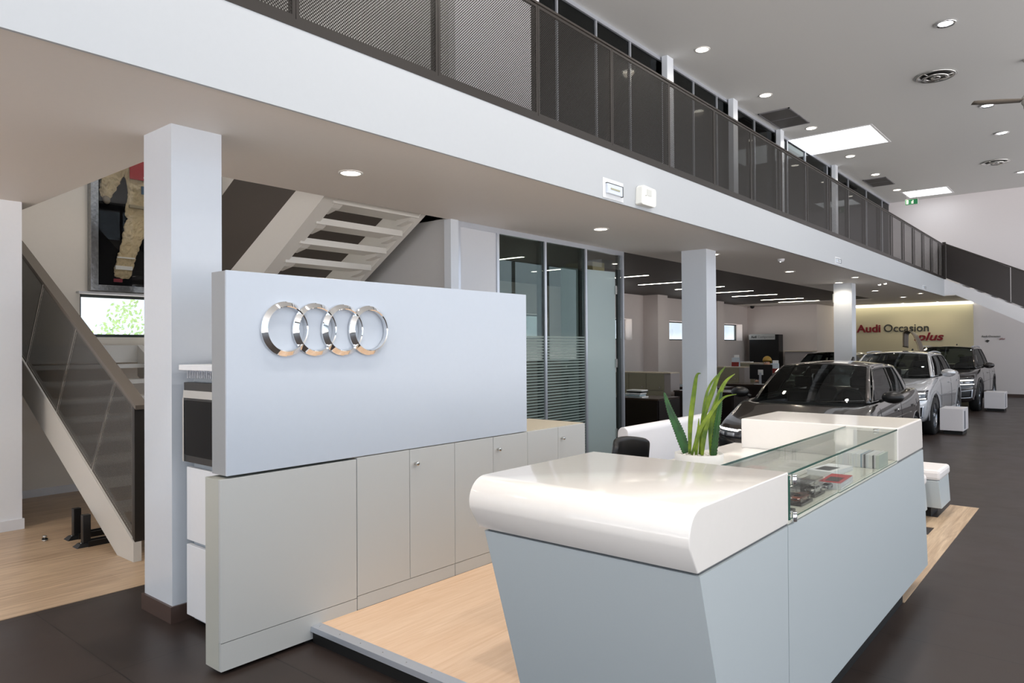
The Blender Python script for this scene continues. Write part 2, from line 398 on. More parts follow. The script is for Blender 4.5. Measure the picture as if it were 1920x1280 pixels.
# upper office front: dark glass, pale posts
YS = [7.83, 8.8, 9.77, 11.2, 12.0, 13.0, 14.9, 16.9, 18.2, 20, 22, 24, 26]
g = thing('upper_glass_partition', 'dark glazed office front standing behind the perforated balcony railing', 'glass partition', (-5.75, 16, MZ1))
MB().box(-5.79, -5.72, 7.45, BY, ZC-.06, ZC).box(-5.79, -5.72, 7.45, BY, MZ1, MZ1+.05).build('rail', alu, g)
for a in YS: MB().box(-5.785, -5.725, a-.015, a+.015, MZ1+.05, ZC-.06).build('mullion', alu, g)
for a, b in zip([7.47]+YS, YS+[BY]): MB().box(-5.758, -5.752, a+.016, b-.016, MZ1+.05, ZC-.06).build('pane', upgl, g)
struct(MB().box(-5.85, -5.75, 5.52, 7.45, MZ1, ZC).build('wall_upstairs', white))
for y0, lab in ((10.74, 'white upstairs column in front of the dark glass, nearest and widest'), (13.46, 'white upstairs column in the dark glass front, second from the near end'),
                (16.08, 'white upstairs column in the dark glass front, just before the large rooflight'), (20.25, 'white upstairs column beyond the large rooflight')):
    tag(MB().box(-5.70, -5.60, y0, y0+.22, MZ1, ZC).build('column', colm), lab, 'column', 'upstairs columns')
# columns of the ground floor
for y0, lab in ((1.975, 'large white square column left of the logo board, brown skirting at its foot'), (9.45, 'white square column behind the potted plant, beside the dark grey car'), (16.85, 'white square column brightly lit at its top, behind the cars by the cream sign wall')):
    k = thing('column', lab, 'column', (-4.53, y0+.16, 0), 'ground floor columns')
    MB().box(-4.725, -4.345, y0, y0+.32, 0, MZ0).build('shaft', colm, k)
    MB().box(-4.74, -4.33, y0-.015, y0+.335, 0, .10).build('skirting', skirtm, k)

# ------------------------------------------------------------------ balcony railing with perforated panels
rl = thing('balcony_railing', 'long dark brown perforated metal railing running along the mezzanine edge', 'railing', (FX, 10, MZ1+.02))
RT = 4.47
yb = [-2.2+1.133*i for i in range(23)]
yb = [y for y in yb if y < 23]+[23.28]
for a, b in zip(yb, yb[1:]):
    p = MB(); a += .002; b -= .002; t = .022; z0, z1 = MZ1+.03, RT-.02
    p.box(FX-.012, FX-.002, a, a+t, z0, z1).box(FX-.012, FX-.002, b-t, b, z0, z1).box(FX-.012, FX-.002, a+t, b-t, z0, z0+t).box(FX-.012, FX-.002, a+t, b-t, z1-t, z1)
    for xx in (FX-.0095, FX-.005):     # both skins of the sheet
        q = [p.bm.verts.new(v) for v in ((xx, a+t, z0+t), (xx, b-t, z0+t), (xx, b-t, z1-t), (xx, a+t, z1-t))]
        p.bm.faces.new(q).material_index = 1
    p.build('perforated_panel', [railborder, perfY], rl, fix=False)
for a in yb: MB().box(FX-.07, FX-.03, a-.006, a+.006, MZ1, RT-.015).build('post', railborder, rl)
MB().box(FX-.06, FX+.005, yb[0], 23.3, RT-.012, RT+.006).build('handrail', brownrail, rl)
MB().box(FX-.05, FX, yb[0], 23.3, MZ1+.015, MZ1+.03).build('base_rail', railborder, rl)

# ------------------------------------------------------------------ far stair against the back wall
fs = thing('far_staircase', 'white stringer stair with dark solid balustrade descending right by the back wall', 'staircase', (-3.4, 23.3, 0))
zt = lambda x: 3.50-.50*(x+3.56)
MB().prism([(-3.56, 3.50), (3.2, zt(3.2)), (3.45, 0), (2.35, 0), (-3.3, 3.04), (-3.56, 3.04)], 'y', 23.28, 23.34).build('stringer', white, fs)
MB().prism([(-3.56, 3.50), (3.2, zt(3.2)), (3.45, 0), (2.35, 0), (-3.3, 3.04), (-3.56, 3.04)], 'y', 24.5, 24.56).build('stringer', white, fs)
xs = [-3.52, -2.02, -.52, .98, 2.4]
solidrail = mat('dark_rail_sheet', '3d3836', .25, metal=.5)
for a, b in zip(xs, xs[1:]):
    MB().prism([(a+.008, zt(a)+.04), (b-.008, zt(b)+.04), (b-.008, zt(b)+.98), (a+.008, zt(a)+.98)], 'y', 23.29, 23.31).build('balustrade_panel', solidrail, fs)
MB().prism([(xs[0], zt(xs[0])+.98), (xs[-1], zt(xs[-1])+.98), (xs[-1], zt(xs[-1])+1.02), (xs[0], zt(xs[0])+1.02)], 'y', 23.27, 23.33).build('handrail', brownrail, fs)
MB().box(-3.60, -3.52, 23.26, 23.34, MZ1-.02, 4.54).build('newel_post', railborder, fs)
for i in range(20):
    x = -3.35+i*.33; z = zt(x)-.05
    if z > .05: MB().box(x, x+.32, 23.34, 24.5, z-.05, z).build('tread', white, fs)

# ------------------------------------------------------------------ stair on the left
st = thing('staircase', 'white open stair with dark perforated balustrade beside the big white column', 'staircase', (-6.5, 2.4, 0))
sm = mat('stair_white', 'd8d5cf', .3)
k = .525
def zr(x): return .157+k*(-5.807-x)
for y0 in (2.34, 3.58):
    MB().prism([(-5.80, 0), (-5.80, .157), (-8.75, zr(-8.75)), (-8.75, zr(-8.75)-.36), (-6.10, 0.0)], 'y', y0, y0+.06).build('stringer', sm, st)
for i in range(9):
    x = -6.02-i*.315; z = .165*(i+1)
    MB().box(x-.30, x, 2.40, 3.58, z-.045, z).build('tread', sm, st)
MB().box(-9.23, -8.75, 2.34, 5.22, 1.50, 1.70).build('landing', sm, st)
def zr2(x): return 2.54-.10+.62*(x+6.55)       # underside line of the upper flight
for y0 in (3.93, 5.14):
    MB().prism([(-8.6, 1.50), (-8.1, 1.50), (-5.42, zr2(-5.42)), (-5.42, zr2(-5.42)+.36), (-8.6, 1.76)], 'y', y0, y0+.07 if y0 > 5 else y0+.16).build('stringer', sm, st)
for i in range(11):
    x = -5.87-i*.266; z = 3.02-i*.165
    if z < 1.75: break
    MB().box(x-.02, x+.285, 4.05, 5.14, z, z+.062).build('tread', sm, st)
    for yy in (4.09, 5.05): MB().hexa([(x+.02, yy, z-.06), (x+.2, yy, z-.03), (x+.2, yy+.09, z-.03), (x+.02, yy+.09, z-.06)], [(x+.02, yy, z), (x+.26, yy, z), (x+.26, yy+.09, z), (x+.02, yy+.09, z)]).build('bracket', sm, st)
# perforated balustrade of the lower flight; the joints lean with the flight
def zt2(x): return 1.217+.525*(-5.77-x)
tops = [-5.84, -6.166, -7.02, -7.87, -8.72]
for i, (a, b) in enumerate(zip(tops, tops[1:])):
    a0, b0 = (a if i == 0 else a-.50)-.004, b-.50+.004; a -= .004; b += .004
    p = MB()
    A = [(a0, zr(a0)+.012), (a, zt2(a)-.034), (b, zt2(b)-.034), (b0, zr(b0)+.012)]
    cx = sum(q[0] for q in A)/4; cz = sum(q[1] for q in A)/4
    Bq = [(q[0]+(cx-q[0])*.055, q[1]+(cz-q[1])*.05) for q in A]
    VA = [p.bm.verts.new((x, 2.352, z)) for x, z in A]; VB = [p.bm.verts.new((x, 2.352, z)) for x, z in Bq]
    for j in range(4): p.bm.faces.new((VA[j], VA[(j+1) % 4], VB[(j+1) % 4], VB[j])).material_index = 0
    for yy in (2.3525, 2.3545): p.bm.faces.new([p.bm.verts.new((x, yy, z)) for x, z in Bq]).material_index = 1
    p.build('perforated_panel', [mat('stair_panel_border', '57524c', .38, metal=.3), perfX], st, fix=False)
MB().prism([(-5.77, zt2(-5.77)), (-8.8, zt2(-8.8)), (-8.8, zt2(-8.8)-.032), (-5.77, zt2(-5.77)-.032)], 'y', 2.345, 2.44).build('handrail', mat('rail_cap', '6d645b', .3, metal=.3), st)
MB().box(-5.84, -5.80, 2.35, 2.44, .157, 1.20).build('newel_post', railborder, st)
# dark balustrades of the upper flight
for y0 in (3.94, 5.2):
    p = MB(); q = [p.bm.verts.new(v) for v in ((-8.5, y0, 1.85), (-5.42, y0, zr2(-5.42)+.34), (-5.42, y0, 4.45), (-8.5, y0, 2.75))]
    p.bm.faces.new(q); p.build('perforated_panel', mat('stair_rail_dark', '453d38', .5), st, solid=.006)
MB().box(-5.40, -5.37, 2.3, 3.95, MZ1, 4.45).build('guard_panel', mat('stair_rail_dark', '453d38', .5), st)

# ------------------------------------------------------------------ glass office partition at ground floor
gp = thing('glass_partition', 'aluminium framed glass office partition with striped film behind the logo board', 'glass partition', (SX, 7.2, 0))
MB().box(SX-.04, SX+.02, 5.5, 8.95, MZ0-.06, MZ0).build('rail', alu, gp)
MB().box(SX-.04, SX+.02, 5.5, 8.0, 0, .06).build('rail', alu, gp)
for y in (5.53, 6.17, 7.07, 7.97, 8.92):
    k = MB().box(SX-.01, SX+.025, y-.02, y+.02, 0, MZ0-.06).build('mullion', alu, gp)
    if y > 6.5: MB().box(SX-.05, SX-.012, y-.09, y-.02, 0, MZ0-.06).build('inner_profile', alud, gp)
MB().box(SX-.01, SX+.01, 5.55, 6.15, .06, MZ0-.06).build('solid_panel', mat('partition_panel', 'c9ccd2', .4), gp)
for a, b in ((6.19, 7.05), (7.09, 7.95)): MB().box(SX-.004, SX+.004, a, b, .06, MZ0-.06).build('pane', partgl, gp)
MB().box(SX-.004, SX+.004, 7.99, 8.9, 2.75, MZ0-.06).build('pane', clear, gp)
gd = thing('glass_door', 'frosted glass door leaf standing slightly open in the office partition', 'door', (-5.46, 8.2, 0))
m = MB(); m.hexa([(-5.62, 7.72, .02), (-5.61, 7.72, .02), (-5.44, 8.80, .02), (-5.45, 8.80, .02)], [(-5.62, 7.72, 2.72), (-5.61, 7.72, 2.72), (-5.44, 8.80, 2.72), (-5.45, 8.80, 2.72)])
m.build('leaf', doorgl, gd)
for z in (.35, 1.35, 2.4): MB().box(-5.46, -5.42, 8.78, 8.86, z, z+.12).build('hinge', steel, gd)
MB().box(-5.60, -5.56, 7.76, 7.80, .95, 1.25).build('handle', steel, gd)
# ================================================================== LOGO BOARD AND CABINETS
CX = -3.44
lb = thing('logo_board', 'large white board carrying the four chrome rings, standing on the grey cabinets', 'board', (-3.52, 3.05, 1.0))
MB().box(-3.594, -3.455, 1.842, 4.27, 1.002, 2.05).build('core', mat('board_side_shade', '96999c', .45), lb)  # board's end given a darker colour for the weaker light on it
MB().box(-3.455, CX+.0, 1.840, 4.272, 1.002, 2.052, .002).build('face', board_m, lb)
# four interlocking rings: faceted section, alternately crossing
em = thing('ring_emblem', 'chrome emblem of four interlocking rings on the white logo board', 'emblem', (-3.41, 2.46, 1.60))
RC = [(2.176+.1885*i, 1.756) for i in range(4)]
def ring(cy, cz, x0, R=.149, w=.030):
    m = MB(); n = 128; V = []
    prof = [(-w/2, 0), (-w/2, .030), (-w/2+.005, .035), (w/2-.004, .017), (w/2, .013), (w/2, 0)]
    for i in range(n):
        a = 2*PI*i/n; V.append([m.bm.verts.new((x0+h, cy+math.cos(a)*(R-w/2+r), cz+math.sin(a)*(R-w/2+r))) for r, h in prof])
    for i in range(n):
        for j in range(6):
            f = m.bm.faces.new((V[i][j], V[i][(j+1) % 6], V[(i+1) % n][(j+1) % 6], V[(i+1) % n][j])); f.smooth = False
    return m
for i, (cy, cz) in enumerate(RC): ring(cy, cz, CX+.001+.0012*i).build('ring', chrome, em)

cab = lambda y: None
def cab_unit(y0, y1, doors, lab, base=.092, top=.992, kick=.175):
    t = thing('cabinet', lab, 'cabinet', (-3.75, (y0+y1)/2, base), 'low grey cabinets behind the reception counter')
    MB().box(-4.03, CX-.02, y0+.003, y1-.003, base, top-.013).build('carcass', cabside, t)
    MB().box(CX-.02, CX-.002, y0+.003, y1-.003, base, kick-.003).build('kick_panel', cabm, t)
    for k, (a, b, knob) in enumerate(doors):
        d = MB().box(CX-.019, CX, a+.002, b-.002, kick, top+.004, .0015).build('door', cabm, t)
        if knob:
            kn = MB().lathe([(0, .034), (.010, .034), (.0135, .031), (.0135, .020), (.009, .015), (.009, 0)], (CX, a+.045, .905), 'x', 20)
            kn.build('knob', steel, d)
    return t
p = thing('end_panel', 'wide plain grey panel under the left half of the logo board', 'panel', (-3.52, 2.2, .02))
MB().box(-3.594, CX-.02, 1.805, 2.652, .022, .988).build('core', cabside, p)
MB().box(CX-.02, CX, 1.805, 2.652, .165, .988, .0015).build('front', cabm, p)
MB().box(CX-.02, CX-.001, 1.807, 2.652, .022, .162).build('kick_panel', cabm, p)
for y in (1.9, 2.5): MB().cyl((-3.52, y, 0), .02, .022).build('foot', blackm, p)
cab_unit(2.655, 3.482, [(2.655, 3.073, 0), (3.073, 3.482, 1)], 'low grey two door cabinet with knob under the middle of the logo board')
cab_unit(3.482, 4.278, [(3.482, 3.88, 0), (3.88, 4.278, 1)], 'low grey two door cabinet under the right end of the logo board')
cab_unit(4.278, 5.064, [(4.278, 4.675, 0), (4.675, 5.064, 1)], 'low grey two door cabinet beyond the logo board with its top exposed')
tag(MB().box(-4.05, CX-.021, 2.655, 5.066, .981, 1.0).build('worktop', mat('beige_top', 'c3b9a6', .4)), 'thin beige top lying over the low grey cabinets', 'worktop')
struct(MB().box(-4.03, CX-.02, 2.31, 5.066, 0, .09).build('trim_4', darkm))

# ------------------------------------------------------------------ coffee unit hidden behind the board
ku = thing('kitchen_unit', 'narrow white drawer unit with built-in oven between column and logo board', 'kitchen unit', (-3.95, 2.3, .05))
wl = mat('kitchen_white', 'e8eaee', .25)
MB().box(-4.24, -3.63, 2.06, 2.62, .03, 1.50).build('carcass', mat('kitchen_side', 'a9b0b6', .4), ku)
MB().box(-4.275, -3.63, 2.03, 2.06, .055, .478, .003).build('drawer', wl, ku)
MB().box(-4.272, -3.63, 2.03, 2.06, .505, .942, .003).build('drawer', wl, ku)
MB().box(-4.285, -3.60, 1.99, 2.64, 1.525, 1.557, .002).build('worktop', wl, ku)
g = MB()
for i in range(28): g.box(-4.23+i*.021, -4.221+i*.021, 2.015, 2.05, 1.478, 1.522)
g.box(-4.235, -3.63, 2.02, 2.055, 1.516, 1.523).build('vent_grille', alu, ku)
ov = thing('oven', 'built-in black glass oven with steel strip in the white unit', 'oven', (-3.95, 2.0, .975))
MB().box(-4.262, -3.64, 2.01, 2.06, .978, 1.452, .002).build('body', blackm, ov)
MB().box(-4.258, -3.64, 2.003, 2.012, 1.36, 1.405).build('control_strip', steel, ov)
MB().box(-4.225, -3.64, 2.002, 2.012, 1.02, 1.345).build('glass_door', mat('oven_glass', '030305', .2, spec=.08), ov)
MB().box(-4.262, -4.244, 2.0, 2.01, .98, 1.36).build('edge_strip', steel, ov)

# ================================================================== PLATFORM AND RECEPTION COUNTER
pf = thing('reception_platform', 'low pale wooden platform with metal edge under the reception counter', 'platform', (-2.2, 3.7, 0))
MB().box(-3.44, -1.03, 2.345, 5.10, .0, .085).build('riser', darkm, pf)
MB().box(-3.44, -1.03, 2.36, 5.10, .085, .091).build('deck', platm, pf)
MB().prism([(2.33, .066), (2.345, .066), (2.345, .092), (2.40, .092), (2.40, .095), (2.333, .094)], 'x', -3.44, -1.03).build('edge_trim', alu, pf)
for i in range(13): MB().cyl((-3.40+i*.18, 2.365, .0935), .004, .002, n=10).build('screw', steel, pf)

X0, X1 = -1.885, -.973
ct = thing('reception_counter', 'white topped grey tapered reception counter with a glass display section', 'counter', (-1.45, 3.8, .09))
ny = lambda z: 2.050+.315*(.94-z)          # near end face leans inwards
fy = lambda z: 5.60-.157*(z-.13)
for a, b in (((.13), 2.832), (2.838, None)):
    if b:
        MB().prism([(ny(.135), .135), (b, .135), (b, .940), (ny(.940), .940)], 'x', X0+.02, X1).build('body_panel', grey_m, ct)
MB().prism([(2.838, .135), (fy(.135), .135), (fy(.94), .94), (2.838, .94)], 'x', X0+.02, X1).build('body_panel', grey_m, ct)
MB().box(X0+.20, X1-.12, 2.42, 5.3, .092, .140).build('plinth', darkm, ct)
MB().box(X0+.03, X1-.008, 2.062, 5.49, .936, .952).build('shadow_gap', mat('gap_grey', '55585a', .4), ct)
# near white cap with rolled nose
def arc(cx, cz, r, a0, a1, n): return [(cx+r*math.cos(math.radians(a0+(a1-a0)*i/n)), cz+r*math.sin(math.radians(a0+(a1-a0)*i/n))) for i in range(n+1)]
pts = [(2.843, .950), (2.843, 1.152)] + arc(2.072, 1.062, .090, 90, 197, 14) + [(2.040, .950)]
m = MB().prism(pts, 'x', X0, X1)
for f in m.bm.faces:
    if abs(f.normal.x if f.normal.length else 0) < .5 and len(f.verts) == 4: f.smooth = True
cap = m.build('white_cap', lac_white, ct, bevel=.004)
q = MB().prism([(4.735, .950), (4.735, 1.152), (5.435, 1.152), (5.455, 1.13), (5.475, .950)], 'x', X0-.05, X1).build('white_cap', lac_white, ct, bevel=.008)
MB().box(X0-.02, -1.27, 2.85, 4.73, .938, .957).build('ledge', lac_white, ct)
MB().box(-1.262, X1-.004, 2.845, 4.733, .945, .957).build('display_floor', mat('display_floor', 'e9e8da', .2, coat=.3), ct)
# staff worktop
MB().box(-2.39, X0+.005, 2.95, 5.70, .820, .850, .008).build('staff_worktop', lac_white, ct)
for y in (3.0, 5.6): MB().box(-2.36, X0, y, y+.03, .09, .82).build('worktop_support', grey_m, ct)

gc = thing('display_case', 'clear glass display case let into the top of the reception counter', 'display case', (-1.12, 3.8, .957))
MB().box(-1.263, -.976, 2.852, 4.730, 1.138, 1.146).build('top_pane', casegl, gc)
MB().box(-.984, -.976, 2.870, 3.533, .962, 1.130).build('glass_door', casegl, gc)
MB().box(-.984, -.976, 3.540, 4.728, .958, 1.138).build('front_pane', casegl, gc)
MB().box(-1.263, -1.255, 2.852, 4.730, .957, 1.138).build('back_pane', casegl, gc)
MB().box(-.9765, -.9745, 2.852, 4.730, 1.1375, 1.1465).box(-1.2645, -1.2625, 2.852, 4.730, 1.1375, 1.1465).build('green_edge', gedge, gc, 'dark green polished glass edge')
MB().box(-.9765, -.9745, 2.870, 3.533, .9615, .9645).box(-.9765, -.9745, 3.540, 4.728, .957, .960).box(-.985, -.9745, 2.864, 2.870, .958, 1.134).build('green_edge', gedge, gc)
for z in (.950, 1.098): MB().lathe([(0, 0), (.0115, 0), (.0125, .001), (.0125, .026), (.0115, .028), (.0115, .031), (.0125, .033), (.0125, .038), (0, .038)], (-.969, 2.893, z), 'z', 20).build('hinge', chrome, gc)
MB().cyl((-1.06, 4.60, 1.146), .016, .006).build('glass_clamp', chrome, gc); MB().cyl((-1.06, 4.60, 1.128), .016, .009).build('glass_clamp', chrome, gc)

# ------------------------------------------------------------------ plant
pl = thing('potted_plant', 'green strappy plant with two toothed aloe leaves in a white round pot', 'plant', (-1.77, 3.735, .85))
PC = Vector((-1.77, 3.735, 0))
MB().lathe([(0, .852), (.100, .852), (.112, .86), (.132, 1.0), (.134, 1.05), (.126, 1.052), (.120, 1.03), (0, 1.03)], PC, 'z', 48).build('pot', mat('pot_grey', 'd5d3cf', .45), pl)
gv = MB()
for i in range(260):
    a, r = random.uniform(0, 2*PI), .115*math.sqrt(random.random()); s = random.uniform(.005, .009)
    c = Vector((PC.x+math.cos(a)*r, PC.y+math.sin(a)*r, 1.034+random.uniform(0, .006)))
    bmesh.ops.create_icosphere(gv.bm, subdivisions=1, radius=s, matrix=Matrix.Translation(c)@Matrix.Diagonal((1, 1, .7, 1)))
gv.mi = 0
g = gv.build('gravel', mat('gravel_white', 'd8d4cc', .6, noise=.25, nscale=60), pl, fix=False); g['kind'] = 'stuff'
def bez(P, n):
    P = [Vector(p) for p in P]; out = []
    for i in range(n+1):
        t = i/n*(len(P)-1); k = min(int(t), len(P)-2); f = t-k
        p0 = P[max(k-1, 0)]; p1 = P[k]; p2 = P[k+1]; p3 = P[min(k+2, len(P)-1)]
        out.append(.5*((2*p1)+(-p0+p2)*f+(2*p0-5*p1+4*p2-p3)*f*f+(-p0+3*p1-3*p2+p3)*f**3))
    return out
def leaf(path, wfun, mt, teeth=False, fold=.25, view=Vector((.43, -.9, 0))):
    n = 52 if teeth else 28; C = bez(path, n); m = MB(); rows = []
    for i, c in enumerate(C):
        t = (C[min(i+1, n)]-C[max(i-1, 0)]).normalized(); side = t.cross(view).normalized(); nor = side.cross(t)
        w = wfun(i/n); 
        if teeth and 2 < i < n-2: w += (.0035 if i % 2 else -.001)
        rows.append([c-side*w+nor*w*fold, c-side*w*.45+nor*w*fold*.2, c, c+side*w*.45+nor*w*fold*.2, c+side*w+nor*w*fold])
    m.grid(rows); return m.build('leaf', mt, pl, fix=False, solid=.002 if not teeth else .006)
def leafmat(name, a, b, mid):
    m = mat(name, a, .32); nt = m.node_tree; bs = nt.nodes['Principled BSDF']; N, L = nt.nodes.new, nt.links.new
    tc = N('ShaderNodeTexCoord'); nz = N('ShaderNodeTexNoise'); nz.inputs['Scale'].default_value = 14; L(tc.outputs['Object'], nz.inputs[0])
    cr = N('ShaderNodeValToRGB'); cr.color_ramp.elements[0].color = lin(a); cr.color_ramp.elements[1].color = lin(b); cr.color_ramp.elements[0].position = .35; cr.color_ramp.elements[1].position = .65
    L(nz.outputs['Fac'], cr.inputs[0]); L(cr.outputs[0], bs.inputs['Base Color']); return m
lg = leafmat('strap_leaf', '41600f', '7f9526', None); ag = leafmat('aloe_leaf', '123812', '27591c', None)
strap = lambda s: (lambda t: s*(min(1, .55+t*1.6) if t < .3 else 1)*(1-max(0, (t-.35)/.65)**1.5*.97))
def XZ(l, y0, y1): n = len(l)-1; return [(x, y0+(y1-y0)*(i/n), z) for i, (x, z) in enumerate(l)]
leaf(XZ([(-1.842, 1.045), (-1.884, 1.162), (-1.934, 1.274), (-1.971, 1.384)], 3.73, 3.71), lambda t: .026*(1-t**2.2*.95)*(.75+.25*min(1, t*4)), ag, True, .5)
leaf(XZ([(-1.678, 1.045), (-1.659, 1.192), (-1.639, 1.317), (-1.629, 1.399)], 3.72, 3.72), lambda t: .015*(1-t**2.2*.95), ag, True, .5)
leaf(XZ([(-1.823, 1.04), (-1.812, 1.217), (-1.782, 1.394), (-1.759, 1.486), (-1.729, 1.499)], 3.73, 3.68), strap(.0135), lg)
leaf(XZ([(-1.763, 1.04), (-1.763, 1.255), (-1.741, 1.395), (-1.70, 1.473), (-1.659, 1.506)], 3.76, 3.82), strap(.008), lg)
leaf(XZ([(-1.767, 1.04), (-1.742, 1.256), (-1.690, 1.397), (-1.652, 1.488), (-1.612, 1.537)], 3.74, 3.74), strap(.0145), lg)
leaf(XZ([(-1.704, 1.04), (-1.706, 1.223), (-1.675, 1.343), (-1.631, 1.447), (-1.577, 1.495)], 3.75, 3.78), strap(.0165), lg)
leaf(XZ([(-1.797, 1.04), (-1.743, 1.186), (-1.691, 1.259), (-1.647, 1.316), (-1.589, 1.374), (-1.519, 1.392)], 3.70, 3.66), strap(.0115), lg)
leaf(XZ([(-1.692, 1.04), (-1.702, 1.258), (-1.682, 1.377), (-1.653, 1.44)], 3.79, 3.83), strap(.008), lg)
leaf(XZ([(-1.744, 1.04), (-1.729, 1.146), (-1.702, 1.231), (-1.687, 1.287)], 3.72, 3.70), strap(.013), lg)
leaf(XZ([(-1.775, 1.04), (-1.770, 1.11), (-1.755, 1.18), (-1.748, 1.25)], 3.71, 3.69), strap(.012), lg)

# ------------------------------------------------------------------ staff chair
ch = thing('office_chair', 'black office chair with curved back between the counter and the grey cabinets', 'chair', (-2.62, 4.45, .09))
m = MB(); rows = []
for j in range(9):
    z = .60+.40*j/8; row = []
    for i in range(13):
        a = math.radians(-38+76*i/12); r = .42; dx = math.sin(a)*r*(1-.10*(j/8)**2); dy = (1-math.cos(a))*r
        zz = z-.035*(i/12-.5)**2*4*(j/8)
        row.append((-2.60+dx*.98, 4.60-dy-.06*(j/8-.5), zz))
    rows.append(row)
m.grid(rows); m.build('backrest', blackm, ch, solid=.035, subsurf=1)
MB().box(-2.86, -2.34, 4.04, 4.52, .52, .58, .02).build('seat', blackm, ch)
MB().cyl((-2.60, 4.28, .17), .03, .36).build('gas_lift', steel, ch)
MB().box(-2.63, -2.57, 4.48, 4.62, .54, .72, .008).build('back_bracket', blackm, ch)
for i in range(5):
    a = 2*PI*i/5+.3; e = Vector((-2.60+.29*math.cos(a), 4.28+.29*math.sin(a), .15))
    l = MB().tube([(-2.60, 4.28, .19), e], [.025, .014]).build('leg', blackm, ch)
    MB().cyl((e.x-.012, e.y, .117), .025, .024, 'x', 16).build('caster', blackm, l)
ch.location = (-2.56, 4.40, .09); ch.rotation_euler = (0, 0, PI/2)

# ------------------------------------------------------------------ white lounge bench beyond the chair
sf = thing('lounge_sofa', 'long white rounded seat back standing beyond the black office chair', 'sofa', (-3.7, 6.8, 0))
bp = [(-3.40, .10), (-3.385, .84)]+arc(-3.44, .85, .055, 0, 180, 10)+[(-3.52, .42), (-3.54, .10)]
m = MB().prism(bp, 'y', 5.68, 7.55, True); m.build('back', mat('white_leatherette', 'ecebee', .35), sf, bevel=.004)
MB().box(-4.15, -3.54, 5.70, 7.53, .12, .42, .04).build('seat', mat('white_leatherette', 'ecebee', .35), sf)
for y in (5.9, 7.3):
    for x in (-4.05, -3.5): MB().box(x-.03, x+.03, y-.03, y+.03, 0, .12).build('leg', steel, sf)
